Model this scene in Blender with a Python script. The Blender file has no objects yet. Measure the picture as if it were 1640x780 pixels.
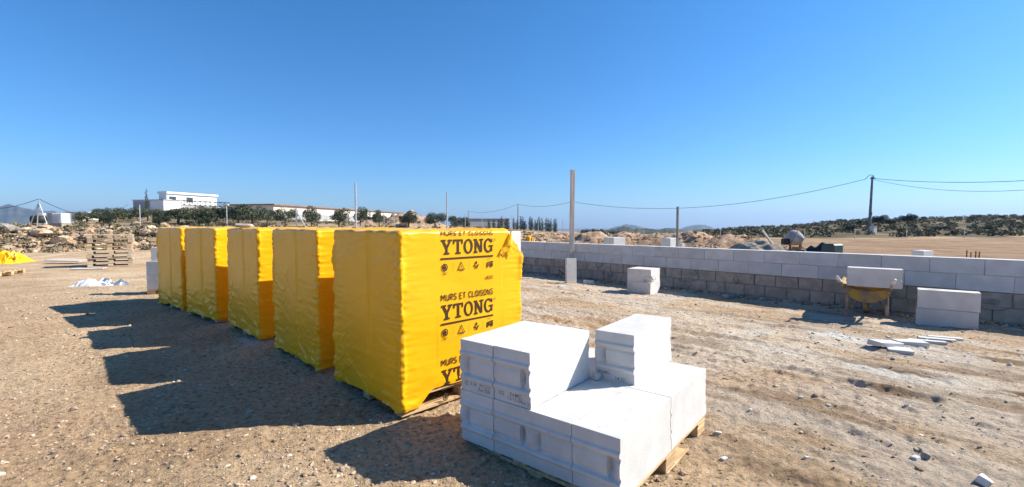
import bpy, bmesh, math, random
import numpy as np
from mathutils import Vector, Matrix, Euler

# ------------------------------------------------------------------ camera, sky, sun, exposure
S = bpy.context.scene
C = S.collection
FPX, PIT, EYE = 727.0, 0.04, 1.30
cam = bpy.data.objects.new('camera', bpy.data.cameras.new('camera'))
C.objects.link(cam)
cam.location = (0, 0, EYE)
cam.rotation_euler = (math.pi / 2 - PIT, 0, 0)
cam.data.sensor_width = 36.0
cam.data.lens = FPX / 1640 * 36
cam.data.clip_start, cam.data.clip_end = 0.05, 20000
S.camera = cam

SUN_EL, SUN_AZ = math.radians(38.0), math.radians(80.5)      # azimuth clockwise from +Y
world = bpy.data.worlds.new('World')
S.world = world
world.use_nodes = True
wn = world.node_tree
sky = wn.nodes.new('ShaderNodeTexSky')
sky.sky_type = 'NISHITA'
sky.sun_disc = False
sky.sun_elevation, sky.sun_rotation = SUN_EL, SUN_AZ
sky.altitude, sky.air_density, sky.dust_density, sky.ozone_density = 300, 1.0, 0.6, 1.4
hs = wn.nodes.new('ShaderNodeHueSaturation')
hs.inputs['Saturation'].default_value = 1.1
bg = wn.nodes['Background']
bg.inputs['Strength'].default_value = 0.075
wn.links.new(sky.outputs[0], hs.inputs['Color'])
tc_ = wn.nodes.new('ShaderNodeTexCoord'); sp_ = wn.nodes.new('ShaderNodeSeparateXYZ')
wn.links.new(tc_.outputs['Generated'], sp_.inputs[0])
rp_ = wn.nodes.new('ShaderNodeValToRGB'); e_ = rp_.color_ramp.elements          # tint of the air by height above the horizon
e_[0].position, e_[0].color = 0.0, (.60, .79, 1.16, 1)
e_[1].position, e_[1].color = .50, (.36, .92, 1.30, 1)
q_ = e_.new(.14); q_.color = (.47, .85, 1.25, 1)
wn.links.new(sp_.outputs['Z'], rp_.inputs['Fac'])
mx_ = wn.nodes.new('ShaderNodeMix'); mx_.data_type = 'RGBA'; mx_.blend_type = 'MULTIPLY'; mx_.inputs[0].default_value = 1
wn.links.new(hs.outputs[0], mx_.inputs[6]); wn.links.new(rp_.outputs[0], mx_.inputs[7])
wn.links.new(mx_.outputs[2], bg.inputs['Color'])

sl = bpy.data.lights.new('sun', 'SUN')
sl.energy, sl.angle, sl.color = 5.0, math.radians(0.53), (1.0, 0.935, 0.82)
sun = bpy.data.objects.new('sun', sl)
C.objects.link(sun)
sd = Vector((math.sin(SUN_AZ) * math.cos(SUN_EL), math.cos(SUN_AZ) * math.cos(SUN_EL), math.sin(SUN_EL)))
sun.rotation_euler = sd.to_track_quat('Z', 'Y').to_euler()
sun.location = (20, 4, 16)
S.view_settings.view_transform = 'Standard'
S.view_settings.look = 'None'
S.view_settings.exposure = 0.88
S.view_settings.gamma = 1.0
S.render.engine = 'CYCLES'
S.cycles.max_bounces = 6
S.cycles.diffuse_bounces = 4
S.cycles.use_denoising = True

rnd = random.Random(7)

# ------------------------------------------------------------------ noise
def _h(ix, iy, seed):
    n = (ix * 374761393 + iy * 668265263 + seed * 1442695041) & 0xffffffff
    n = ((n ^ (n >> 13)) * 1274126177) & 0xffffffff
    n = ((n ^ (n >> 16)) * 2246822519) & 0xffffffff
    return ((n ^ (n >> 13)) & 0xffff) / 32767.5 - 1.0

def vn(x, y, seed=0):
    x = np.asarray(x, float); y = np.asarray(y, float)
    fx, fy = np.floor(x), np.floor(y)
    ix, iy = fx.astype(np.int64), fy.astype(np.int64)
    tx, ty = x - fx, y - fy
    tx = tx * tx * tx * (tx * (tx * 6 - 15) + 10); ty = ty * ty * ty * (ty * (ty * 6 - 15) + 10)
    a = _h(ix, iy, seed); b = _h(ix + 1, iy, seed); c = _h(ix, iy + 1, seed); d = _h(ix + 1, iy + 1, seed)
    return (a * (1 - tx) + b * tx) * (1 - ty) + (c * (1 - tx) + d * tx) * ty

def fbm(x, y, seed=0, o=3, g=0.5):
    s, a = 0, 1.0
    for k in range(o):
        s = s + a * vn(x * 2 ** k, y * 2 ** k, seed + k * 17); a *= g
    return s

def sm(t):
    t = np.clip(t, 0, 1); return t * t * (3 - 2 * t)

# ------------------------------------------------------------------ terrain heights
WD = np.array([-0.671, 0.741]); WN = np.array([0.741, 0.671])     # along the block wall, away through it
WP = np.array([6.486, 7.73])
U = np.array([-1.7, -1.13, -.95, -.7, -.4, -.2, 0, .15, .3, .55, .8, 1.13, 1.7])
DD = np.log(np.array([18., 40, 60, 130, 250, 600, 1500, 9000]))
TAB = np.array([
    [-.2] * 13,
    [.35, .35, .4, .4, .2, .0, -.1, -.2, -.25, -.25, -.25, -.25, -.25],
    [1.0, 1.2, 1.4, 1.5, 1.3, .9, .5, .0, -.2, -.05, .2, .35, .35],
    [-.5, .5, 3.0, 6.2, 2.6, 1.6, .5, -.5, -1.2, .7, 3.0, 4.1, 4.3],
    [-3, -2, 1, 4, 1, 0, -2, -4, -5, -3, -.5, .8, 1],
    [-14] * 13, [-35] * 13, [-60] * 13])
BERM = [(-34., 23.), (-19., 29.), (-9., 34.), (0., 40.), (8., 48.)]

def seg_dist(x, y, p, q):
    dx, dy = q[0] - p[0], q[1] - p[1]
    t = np.clip(((x - p[0]) * dx + (y - p[1]) * dy) / (dx * dx + dy * dy), 0, 1)
    return np.hypot(x - p[0] - t * dx, y - p[1] - t * dy)

def T(x, y):
    x = np.asarray(x, float); y = np.asarray(y, float)
    dw = x * WN[0] + y * WN[1]
    near = -.19 * sm(np.maximum((dw - 4.2) / 5.2, (y - 7) / 8))
    near = near - .105 * np.exp(-(((x - .75) / .8) ** 2 + ((y - 2.75) / .8) ** 2))
    d = np.maximum(y, 1e-3)
    u = np.clip(x / d, -1.69, 1.69)
    ld = np.clip(np.log(np.maximum(d, 18.0)), DD[0], DD[-1] - 1e-6)
    iu = np.clip(np.searchsorted(U, u) - 1, 0, 11); idd = np.clip(np.searchsorted(DD, ld) - 1, 0, 6)
    tu = sm((u - U[iu]) / (U[iu + 1] - U[iu])); td = (ld - DD[idd]) / (DD[idd + 1] - DD[idd])
    far = (TAB[idd, iu] * (1 - tu) + TAB[idd, iu + 1] * tu) * (1 - td) + (TAB[idd + 1, iu] * (1 - tu) + TAB[idd + 1, iu + 1] * tu) * td
    z = near + (far + .19) * sm((y - 18) / 4)
    # rubble bank
    bd = np.full(np.broadcast(x, y).shape, 1e9)
    for p, q in zip(BERM[:-1], BERM[1:]): bd = np.minimum(bd, seg_dist(x, y, p, q))
    lump = 1 + .35 * vn(x * .35, y * .35, 5) + .25 * vn(x * .9, y * .9, 6)
    z = z + .95 * lump * sm(1 - bd / (3.9 + .8 * vn(x * .3, y * .3, 8))) * (1 - .40 * sm((x + 20) / 8)) * (1 - .25 * sm((x + 6) / 14))
    # red spoil heaps beyond the wall
    for hx, hy, hr, hh in HEAPS:
        e = np.hypot(x - hx, y - hy) / hr
        z = z + hh * sm(1 - e) * (1 + .3 * vn(x * 1.1, y * 1.1, 11))
    return z

HEAPS = [(5.6, 33, 3.2, .8), (8.8, 34, 3.4, .75), (11.5, 33, 3.0, .9), (14.2, 32, 3.2, .75), (16.6, 31, 2.6, .6), (9.6, 38, 2.6, 1.0),
         (-15.5, 66, 4.6, 1.8), (-12.2, 66, 4, 1.2), (-19.8, 66, 3.8, 1.2)]

def gz(x, y): return float(T(np.array([x]), np.array([y]))[0])
def at(px, py, d):
    """photo pixel + depth along the view axis -> world point"""
    a, b = (px - 820) / FPX, -(py - 390) / FPX
    c, s = math.cos(PIT), math.sin(PIT)
    return Vector((a * d, d * (c + b * s), EYE + d * (b * c - s)))
def on(px, d):
    p = at(px, 361, d); return Vector((p.x, p.y, gz(p.x, p.y)))
def ground_at(px, py):
    lo, hi = .8, 400.
    for _ in range(50):
        m = (lo + hi) / 2; p = at(px, py, m)
        if p.z > gz(p.x, p.y): lo = m
        else: hi = m
    p = at(px, py, lo); return Vector((p.x, p.y, gz(p.x, p.y)))

# ------------------------------------------------------------------ materials
def mat(name, c1, c2=None, scale=6.0, rough=.85, bump=0.0, bscale=60.0, stretch=(1, 1, 1), spec=.3, detail=6, c3=None, metal=0.0, vary=0.0, bdist=.01, ramp=(.38, .62), speck=0):
    m = bpy.data.materials.new(name); m.use_nodes = True
    n, L = m.node_tree.nodes, m.node_tree.links
    b = n['Principled BSDF']
    b.inputs['Roughness'].default_value = rough
    b.inputs['Specular IOR Level'].default_value = spec
    b.inputs['Metallic'].default_value = metal
    tc = n.new('ShaderNodeTexCoord'); oi = n.new('ShaderNodeObjectInfo')
    ad = n.new('ShaderNodeVectorMath'); ad.operation = 'MULTIPLY_ADD'
    cx = n.new('ShaderNodeCombineXYZ'); mu = n.new('ShaderNodeMath'); mu.operation = 'MULTIPLY'; mu.inputs[1].default_value = 37.0
    L.new(oi.outputs['Random'], mu.inputs[0])
    for k in range(3): L.new(mu.outputs[0], cx.inputs[k])
    ad.inputs[1].default_value = stretch
    L.new(tc.outputs['Object'], ad.inputs[0]); L.new(cx.outputs[0], ad.inputs[2])
    if c2 is None: c2 = c1
    t = n.new('ShaderNodeTexNoise'); t.inputs['Scale'].default_value = scale; t.inputs['Detail'].default_value = detail
    L.new(ad.outputs[0], t.inputs['Vector'])
    r = n.new('ShaderNodeValToRGB'); e = r.color_ramp.elements
    e[0].position, e[1].position = ramp
    e[0].color, e[1].color = (*c1, 1), (*c2, 1)
    if c3:
        q = e.new((ramp[0] + ramp[1]) / 2); q.color = (*c3, 1)
    L.new(t.outputs['Fac'], r.inputs['Fac'])
    out = r.outputs['Color']
    if speck:
        t3 = n.new('ShaderNodeTexNoise'); t3.inputs['Scale'].default_value = speck; t3.inputs['Detail'].default_value = 2
        L.new(ad.outputs[0], t3.inputs['Vector']); r3 = n.new('ShaderNodeValToRGB'); e3 = r3.color_ramp.elements
        e3[0].position, e3[0].color = .25, (.66, .66, .66, 1); e3[1].position, e3[1].color = .33, (1, 1, 1, 1)
        L.new(t3.outputs['Fac'], r3.inputs['Fac']); m3 = n.new('ShaderNodeMix'); m3.data_type = 'RGBA'; m3.blend_type = 'MULTIPLY'; m3.inputs[0].default_value = 1
        L.new(out, m3.inputs[6]); L.new(r3.outputs[0], m3.inputs[7]); out = m3.outputs[2]
    if vary:
        h = n.new('ShaderNodeHueSaturation'); mr = n.new('ShaderNodeMapRange')
        mr.inputs['To Min'].default_value, mr.inputs['To Max'].default_value = 1 - vary, 1 + vary
        L.new(oi.outputs['Random'], mr.inputs['Value']); L.new(mr.outputs[0], h.inputs['Value']); L.new(out, h.inputs['Color']); out = h.outputs[0]
    L.new(out, b.inputs['Base Color'])
    if bump:
        t2 = n.new('ShaderNodeTexNoise'); t2.inputs['Scale'].default_value = bscale; t2.inputs['Detail'].default_value = 5
        L.new(ad.outputs[0], t2.inputs['Vector'])
        bp = n.new('ShaderNodeBump'); bp.inputs['Strength'].default_value = bump; bp.inputs['Distance'].default_value = bdist
        L.new(t2.outputs['Fac'], bp.inputs['Height']); L.new(bp.outputs[0], b.inputs['Normal'])
    return m

M = {}
M['white'] = mat('aerated_concrete', (.53, .515, .495), (.59, .575, .55), 9, .92, .4, 160, bdist=.005, vary=.05, speck=120)
M['wallwhite'] = mat('aerated_concrete_shaded', (.50, .48, .46), (.57, .555, .535), 5, .92, .3, 120, bdist=.004, vary=.07)  # darker copy of the block white; shade put into the colour of shaded blocks
M['concrete'] = mat('hollow_concrete_block', (.30, .25, .20), (.40, .34, .275), 7, .95, .6, 70, bdist=.008, vary=.09)
M['mortar'] = mat('mortar', (.22, .20, .18), (.33, .31, .28), 8, .95, .8, 60)
M['wood'] = mat('pale_pallet_wood', (.42, .27, .13), (.62, .44, .25), 5, .8, .5, 60, stretch=(.6, 8, 8), vary=.16)
M['oldwood'] = mat('weathered_wood', (.32, .245, .165), (.56, .45, .32), 4, .85, .5, 60, stretch=(.6, 8, 8), vary=.18)
M['greywood'] = mat('grey_batten_wood', (.42, .36, .30), (.58, .51, .44), 4, .85, .4, 60, stretch=(8, 8, .6))
M['ink'] = mat('brown_ink', (.035, .018, .006), (.055, .028, .009), 90, .6)
M['greyink'] = mat('grey_ink', (.16, .15, .16), (.22, .21, .22), 60, .8)
M['rock'] = mat('tan_rock', (.27, .185, .12), (.52, .41, .29), 2.2, .95, .8, 9, c3=(.40, .285, .185), vary=.22, bdist=.06)
M['greyrock'] = mat('grey_rock', (.19, .165, .14), (.36, .32, .27), 2.2, .95, .8, 9, vary=.2, bdist=.06)
M['leaf'] = mat('olive_leaf', (.045, .058, .028), (.105, .115, .065), 3, .7, vary=.25)
M['darkleaf'] = mat('dark_leaf', (.026, .038, .018), (.065, .082, .036), 3, .75, vary=.25)
M['scrub'] = mat('dry_scrub_leaf', (.115, .108, .055), (.23, .195, .11), .6, .85, vary=.3)
M['bark'] = mat('bark', (.10, .075, .055), (.2, .16, .12), 6, .95, .6, 20)
M['steel'] = mat('galvanised_steel', (.42, .43, .44), (.56, .57, .58), 8, .45, metal=.6, spec=.5)
M['dark'] = mat('dark_plastic', (.012, .013, .015), (.03, .032, .036), 6, .6)
M['cable'] = mat('cable', (.03, .03, .035))
M['pole'] = mat('grey_concrete_pole', (.16, .15, .14), (.25, .24, .23), 3, .9)
M['render'] = mat('white_render', (.70, .69, .67), (.78, .77, .75), .5, .9)
M['greyrender'] = mat('grey_render', (.30, .30, .31), (.36, .36, .37), .5, .9)
M['cream'] = mat('cream_render', (.62, .55, .47), (.70, .63, .55), .4, .9)
M['roof'] = mat('brown_roof', (.20, .14, .11), (.26, .19, .15), 1, .9)
M['glass'] = mat('window_glass', (.03, .04, .05), (.05, .06, .07), 2, .15, spec=.6)
M['barrow'] = mat('muddy_yellow_paint', (.40, .23, .035), (.19, .135, .09), 7, .7, .5, 50, c3=(.30, .19, .06), bdist=.004)
M['bareworn'] = mat('mud_caked_steel', (.17, .13, .10), (.36, .31, .26), 12, .85, .6, 60, bdist=.004)
M['grip'] = mat('pale_grip', (.55, .53, .5), (.66, .64, .61), 20, .7)
M['rubber'] = mat('rubber', (.02, .02, .02), (.09, .075, .06), 10, .9)
M['rust'] = mat('rusty_steel', (.14, .06, .03), (.25, .12, .06), 20, .9)
M['greybag'] = mat('white_sheeting', (.62, .64, .66), (.76, .77, .78), 4, .5)
M['greycement'] = mat('cement_caked_steel', (.24, .23, .225), (.40, .39, .38), 5, .85, .5, 30)
M['mixmouth'] = mat('mud_stained_mouth', (.30, .19, .12), (.44, .31, .21), 5, .9)
M['tank'] = mat('white_tank', (.72, .73, .74), (.8, .8, .8), 1, .5)
M['bluehill'] = mat('far_hill', (.06, .07, .05), (.11, .11, .08), .008, 1, detail=8)
M['wooded'] = mat('wooded_ridge', (.02, .03, .018), (.05, .06, .035), .05, 1, detail=8)
M['green'] = mat('dark_green_plastic', (.02, .045, .045), (.035, .065, .06), 6, .5)

def film_mat():
    m = mat('yellow_film', (.80, .395, .006), (.86, .43, .009), 2.5, .30, spec=.3)
    n, L = m.node_tree.nodes, m.node_tree.links
    b = n['Principled BSDF']
    tc = n.new('ShaderNodeTexCoord'); mp = n.new('ShaderNodeMapping')
    mp.inputs['Scale'].default_value = (7, 7, 34)
    L.new(tc.outputs['Object'], mp.inputs['Vector'])
    t = n.new('ShaderNodeTexNoise'); t.inputs['Scale'].default_value = 1.0; t.inputs['Detail'].default_value = 4; t.inputs['Distortion'].default_value = .6
    L.new(mp.outputs[0], t.inputs['Vector'])
    bp = n.new('ShaderNodeBump'); bp.inputs['Strength'].default_value = .2; bp.inputs['Distance'].default_value = .005
    L.new(t.outputs['Fac'], bp.inputs['Height'])
    mp2 = n.new('ShaderNodeMapping'); mp2.inputs['Rotation'].default_value = (.5, .6, .3); mp2.inputs['Scale'].default_value = (3.2, 3.2, 6.5)
    L.new(tc.outputs['Object'], mp2.inputs['Vector'])
    t2 = n.new('ShaderNodeTexNoise'); t2.noise_type = 'RIDGED_MULTIFRACTAL'; t2.inputs['Scale'].default_value = 1.0; t2.inputs['Detail'].default_value = 3; t2.inputs['Distortion'].default_value = .8
    L.new(mp2.outputs[0], t2.inputs['Vector'])
    b2 = n.new('ShaderNodeBump'); b2.inputs['Strength'].default_value = .42; b2.inputs['Distance'].default_value = .012
    L.new(t2.outputs['Fac'], b2.inputs['Height']); L.new(bp.outputs[0], b2.inputs['Normal']); L.new(b2.outputs[0], b.inputs['Normal'])
    return m
M['film'] = film_mat()

# ------------------------------------------------------------------ object helpers
def newmesh(name, v, f, m, smooth=False):
    me = bpy.data.meshes.new(name)
    me.from_pydata([tuple(map(float, p)) for p in v], [], [tuple(int(i) for i in q) for q in f])
    me.validate(); 
    if smooth:
        me.polygons.foreach_set('use_smooth', [True] * len(me.polygons))
    if m is not None: me.materials.append(m)
    me.update()
    return me
def link(name, me, parent=None, loc=(0, 0, 0), rot=(0, 0, 0)):
    o = bpy.data.objects.new(name, me); C.objects.link(o)
    o.location = loc; o.rotation_euler = rot
    if parent is not None: o.parent = parent
    return o
def tag(o, label=None, cat=None, group=None, kind=None):
    for k, v in (('label', label), ('category', cat), ('group', group), ('kind', kind)):
        if v: o[k] = v
    return o
def thing(name, label, cat, loc=(0, 0, 0), rz=0.0, group=None, rot=None):
    o = bpy.data.objects.new(name, None); C.objects.link(o)
    o.location = loc; o.rotation_euler = rot or (0, 0, rz)
    return tag(o, label, cat, group)
def copy_tree(o, parent=None):
    c = o.copy(); C.objects.link(c)
    if parent is not None: c.parent = parent
    for ch in list(o.children): copy_tree(ch, c)
    return c

class MB:
    def __init__(s): s.v, s.f = [], []
    def add(s, v, f):
        o = len(s.v); s.v += [tuple(p) for p in v]; s.f += [tuple(i + o for i in q) for q in f]
    def box(s, c, d, R=None, bev=0.0):
        c = Vector(c); x, y, z = d[0] / 2, d[1] / 2, d[2] / 2
        if bev <= 0:
            v = [Vector((a * x, b * y, e * z)) for a in (-1, 1) for b in (-1, 1) for e in (-1, 1)]
            f = [(0, 1, 3, 2), (4, 6, 7, 5), (0, 4, 5, 1), (2, 3, 7, 6), (0, 2, 6, 4), (1, 5, 7, 3)]
        else:
            v, f = bevbox(x, y, z, bev)
        if R is not None: v = [R @ p for p in v]
        s.add([p + c for p in v], f)
    def tube(s, p, q, r0, r1=None, n=8, cap=True):
        p, q = Vector(p), Vector(q); r1 = r0 if r1 is None else r1
        ax = (q - p).normalized(); a = ax.orthogonal().normalized(); b = ax.cross(a)
        v = []
        for c, r in ((p, r0), (q, r1)):
            for k in range(n):
                t = 2 * math.pi * k / n
                v.append(c + a * (math.cos(t) * r) + b * (math.sin(t) * r))
        f = [(k, (k + 1) % n, n + (k + 1) % n, n + k) for k in range(n)]
        if cap: f += [tuple(range(n))[::-1], tuple(range(n, 2 * n))]
        s.add(v, f)
    def path(s, pts, r, n=8):
        for a, b in zip(pts[:-1], pts[1:]): s.tube(a, b, r, r, n)
    def lathe(s, prof, n=20, M4=None):
        v, f = [], []
        for (r, z) in prof:
            for k in range(n):
                t = 2 * math.pi * k / n; v.append(Vector((r * math.cos(t), r * math.sin(t), z)))
        for i in range(len(prof) - 1):
            for k in range(n):
                f.append((i * n + k, i * n + (k + 1) % n, (i + 1) * n + (k + 1) % n, (i + 1) * n + k))
        if M4 is not None: v = [M4 @ p for p in v]
        s.add(v, f)
    def mesh(s, name, m, smooth=False): return newmesh(name, s.v, s.f, m, smooth)
    def build(s, name, m, parent=None, loc=(0, 0, 0), rot=(0, 0, 0), smooth=False):
        return link(name, s.mesh(name, m, smooth), parent, loc, rot)

def bevbox(x, y, z, b):
    v, f, idx = [], [], {}
    for a in (-1, 1):
        for c in (-1, 1):
            for e in (-1, 1):
                for ax in range(3):
                    p = [a * (x - b), c * (y - b), e * (z - b)]
                    p[ax] = (a * x, c * y, e * z)[ax]
                    idx[(a, c, e, ax)] = len(v); v.append(Vector(p))
    q = lambda *k: idx[k]
    for e in (-1, 1):
        f.append([q(e, -1, -1, 0), q(e, 1, -1, 0), q(e, 1, 1, 0), q(e, -1, 1, 0)][::e])
        f.append([q(-1, e, -1, 1), q(-1, e, 1, 1), q(1, e, 1, 1), q(1, e, -1, 1)][::e])
        f.append([q(-1, -1, e, 2), q(1, -1, e, 2), q(1, 1, e, 2), q(-1, 1, e, 2)][::e])
    for a in (-1, 1):
        for c in (-1, 1):
            f.append([q(a, c, -1, 0), q(a, c, -1, 1), q(a, c, 1, 1), q(a, c, 1, 0)][::a * c])
            f.append([q(a, -1, c, 0), q(a, 1, c, 0), q(a, 1, c, 2), q(a, -1, c, 2)][::-a * c * -1])
            f.append([q(-1, a, c, 1), q(-1, a, c, 2), q(1, a, c, 2), q(1, a, c, 1)][::a * c])
            for e in (-1, 1):
                t = [q(a, c, e, 0), q(a, c, e, 1), q(a, c, e, 2)]
                f.append(t[::a * c * e])
    return v, f

def grid_mesh(P):
    h, w = P.shape[:2]
    i = np.arange(h * w).reshape(h, w)
    f = np.stack([i[:-1, :-1], i[:-1, 1:], i[1:, 1:], i[1:, :-1]], -1).reshape(-1, 4)
    return P.reshape(-1, 3), f
def fastmesh(name, v, f, m, smooth=True):
    me = bpy.data.meshes.new(name)
    v = np.ascontiguousarray(v, np.float32); f = np.ascontiguousarray(f, np.int32); k = f.shape[1]
    me.vertices.add(len(v)); me.vertices.foreach_set('co', v.ravel())
    me.loops.add(f.size); me.loops.foreach_set('vertex_index', f.ravel())
    me.polygons.add(len(f)); me.polygons.foreach_set('loop_start', np.arange(0, f.size, k, dtype=np.int32))
    me.polygons.foreach_set('use_smooth', np.full(len(f), smooth))
    if m is not None: me.materials.append(m)
    me.update(calc_edges=True)
    return me

# ------------------------------------------------------------------ ground
def ground_material():
    m = bpy.data.materials.new('site_earth'); m.use_nodes = True
    n, L = m.node_tree.nodes, m.node_tree.links
    b = n['Principled BSDF']; b.inputs['Roughness'].default_value = 1.0; b.inputs['Specular IOR Level'].default_value = .1
    geo = n.new('ShaderNodeNewGeometry')
    def noise(scale, detail=8, rough=.6, stretch=None, rz=0):
        t = n.new('ShaderNodeTexNoise'); t.inputs['Scale'].default_value = scale; t.inputs['Detail'].default_value = detail; t.inputs['Roughness'].default_value = rough
        if stretch:
            mp = n.new('ShaderNodeMapping'); mp.inputs['Rotation'].default_value = (0, 0, rz); mp.inputs['Scale'].default_value = stretch
            L.new(geo.outputs['Position'], mp.inputs['Vector']); L.new(mp.outputs[0], t.inputs['Vector'])
        else: L.new(geo.outputs['Position'], t.inputs['Vector'])
        return t.outputs['Fac']
    def ramp(x, stops):
        r = n.new('ShaderNodeValToRGB'); e = r.color_ramp.elements
        while len(e) < len(stops): e.new(.5)
        for k, (p, c) in enumerate(stops):
            e[k].position = p; e[k].color = (*c, 1) if not isinstance(c, float) else (c, c, c, 1)
        L.new(x, r.inputs['Fac']); return r.outputs['Color']
    def mix(fac, a, b2, mode='MIX'):
        x = n.new('ShaderNodeMix'); x.data_type = 'RGBA'; x.blend_type = mode
        if isinstance(fac, float): x.inputs[0].default_value = fac
        else: L.new(fac, x.inputs[0])
        for s_, v in ((6, a), (7, b2)):
            if isinstance(v, tuple): x.inputs[s_].default_value = (*v, 1)
            else: L.new(v, x.inputs[s_])
        return x.outputs[2]
    def attr(a):
        t = n.new('ShaderNodeAttribute'); t.attribute_name = a; return t.outputs['Fac']
    base = ramp(noise(.55, 9, .62), [(.34, (.42, .28, .165)), (.5, (.58, .415, .26)), (.66, (.68, .52, .345))])
    red = ramp(noise(.28, 8, .65), [(.5, 0.0), (.64, .75)])
    c = mix(red, base, (.45, .275, .165))
    fine = ramp(noise(26, 7, .7), [(.33, .30), (.45, .86), (.55, 1.05), (.70, 1.32)])  # soil mottling; dark pits also put the clods' small shadows into the colour
    c = mix(1.0, c, fine, 'MULTIPLY')
    c = mix(attr('dust'), c, (.66, .61, .54))
    c = mix(attr('damp'), c, (.22, .135, .075))
    c = mix(attr('spoil'), c, ramp(noise(1.6, 8, .7), [(.35, (.24, .15, .10)), (.5, (.40, .26, .17)), (.65, (.56, .43, .31))]))
    c = mix(attr('veg'), c, ramp(noise(.12, 9, .7), [(.36, (.045, .042, .022)), (.52, (.12, .098, .055)), (.64, (.25, .195, .13))]))
    L.new(c, b.inputs['Base Color'])
    mx = n.new('ShaderNodeMath'); mx.operation = 'ADD'
    n1, n2 = noise(24, 9, .72), noise(95, 4, .65)
    L.new(n1, mx.inputs[0])
    m2 = n.new('ShaderNodeMath'); m2.operation = 'MULTIPLY'; m2.inputs[1].default_value = .3
    L.new(n2, m2.inputs[0]); L.new(m2.outputs[0], mx.inputs[1])
    bp = n.new('ShaderNodeBump'); bp.inputs['Strength'].default_value = 1.0; bp.inputs['Distance'].default_value = .05
    L.new(mx.outputs[0], bp.inputs['Height']); L.new(bp.outputs[0], b.inputs['Normal'])
    return m

def relief(x, y):
    """small clods, tracks and prints"""
    r = np.hypot(x, y); dw = x * WN[0] + y * WN[1]; al = x * WD[0] + y * WD[1]
    f = np.exp(-r / 25)
    right = sm((dw - 1.9) / 1.5)
    z = .018 * fbm(x * 1.1, y * 1.1, 21, 3) + .011 * fbm(x * 5, y * 5, 31, 3)
    z = z + (.0045 * fbm(x * 19, y * 19, 41, 2)) * np.clip(1.4 - r / 9, 0, 1)
    cl = np.clip(vn(x * 11, y * 11, 43) - .1, 0, 1) * .017 + np.clip(vn(x * 23, y * 23, 44) - .05, 0, 1) * .013
    z = z + cl * np.clip(1.5 - r / 8, 0, 1) * (.6 + .6 * vn(x * 1.3, y * 1.3, 45))
    st = vn(al * 2.1, dw * 9.5, 51) + .6 * vn(al * 4.7, dw * 21, 52)
    z = z + right * (.009 * st + .013 * np.clip(vn(al * 3.3, dw * 13, 55), -.1, 1) + .014 * np.clip(vn(al * 7, dw * 19, 56), -.1, 1) + .012 * np.clip(vn(al * 13, dw * 26, 57), 0, 1))
    # wheel ruts parallel to the wall
    for c0, w in ((5.3, .11), (6.95, .12), (4.55, .09), (7.8, .1)):
        cc = c0 + .18 * vn(al * .35, al * 0 + c0, 61)
        e = (dw - cc) / w
        z = z - right * .020 * np.exp(-e ** 4) * (.65 + .5 * vn(al * .8, dw * 0 + c0, 62)) + right * .014 * np.exp(-((np.abs(e) - 1.35) / .4) ** 2)
        z = z + right * .008 * np.exp(-e ** 4) * np.sin(al * 42 + np.abs(e) * 5)
    return z * f

A_FINE = math.radians(54)
az = np.concatenate([np.radians(np.arange(-180, -54, 4.)), np.linspace(-A_FINE, A_FINE, 960), np.radians(np.arange(58, 181, 4.))])
rr = np.concatenate([[.02], np.geomspace(.35, 1.5, 14), 1.5 * np.exp(np.arange(1, 760) * .00522), np.geomspace(82, 9000, 75)])
AZ, RR = np.meshgrid(az, rr)
X, Y = RR * np.sin(AZ), RR * np.cos(AZ)
Z = T(X, Y)
Z = Z + relief(X, Y)
bdist = np.full(X.shape, 1e9)
for p_, q_ in zip(BERM[:-1], BERM[1:]): bdist = np.minimum(bdist, seg_dist(X, Y, p_, q_))
spoil = sm(1 - bdist / 5)
for hx, hy, hr, hh in HEAPS: spoil = np.maximum(spoil, .95 * sm(1.25 - np.hypot(X - hx, Y - hy) / hr))
Z = Z + spoil * (.12 * fbm(X * 1.6, Y * 1.6, 71, 3, .6))
veg = sm((RR - 48) / 16) * (.55 + .45 * vn(X * .05, Y * .05, 77))
veg = np.where((X / np.maximum(Y, .1) > .40), sm((Y - 46 + 3 * vn(X * .3, Y * .3, 78)) / 7), veg)
field = 1.0 * sm((X * WN[0] + Y * WN[1] - 11) / 3) * (X > 3) * sm((52 - Y) / 8)
veg = np.clip(veg + sm((RR - 200) / 100), 0, 1) * (1 - spoil)
spoil2 = np.maximum(spoil, .2 * field)
gv, gf = grid_mesh(np.stack([X, Y, Z], -1))
gmat = ground_material()
gme = fastmesh('ground', gv, gf[:, ::-1], gmat)
DUST = [(4.05, 5.45, .6, .2, 1.3), (4.5, 5.3, .5, .2, 1.2), (3.3, 4.15, .8, .22, .95), (4.3, 5.6, 1.3, .45, 1.0), (3.6, 5.2, .9, .3, .7), (3.3, 4.3, 1.5, .5, .55), (2.2, 7.6, 1.3, .35, .5), (1.3, 10.6, 1.0, .4, .6), (2.9, 8.9, .9, .5, .6),
        (5.0, 7.3, 1.0, .35, .6), (1.3, 4.1, .7, .4, .5), (4.6, 4.7, 1.2, .4, .6), (2.5, 6.0, 1.6, .3, .45), (-2.9, 5.0, .3, .12, .7), (2.6, 3.2, 1.2, .4, .3)]
dust = np.zeros(X.shape)
for dx, dy, ra, rb, k in DUST:
    a_ = (X - dx) * WD[0] + (Y - dy) * WD[1]; b_ = (X - dx) * WN[0] + (Y - dy) * WN[1]
    dust = np.maximum(dust, k * sm(1.25 - np.hypot(a_ / ra, b_ / rb) + .45 * fbm(X * 2.3, Y * 2.3, 81, 3)))
dw_ = X * WN[0] + Y * WN[1]
dust = np.maximum(dust, .42 * sm((dw_ - 2.3) / 1.0) * sm(.62 + 1.0 * fbm((X * WD[0] + Y * WD[1]) * .8, dw_ * 2.6, 91, 4)) * sm((40 - RR) / 20))
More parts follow.
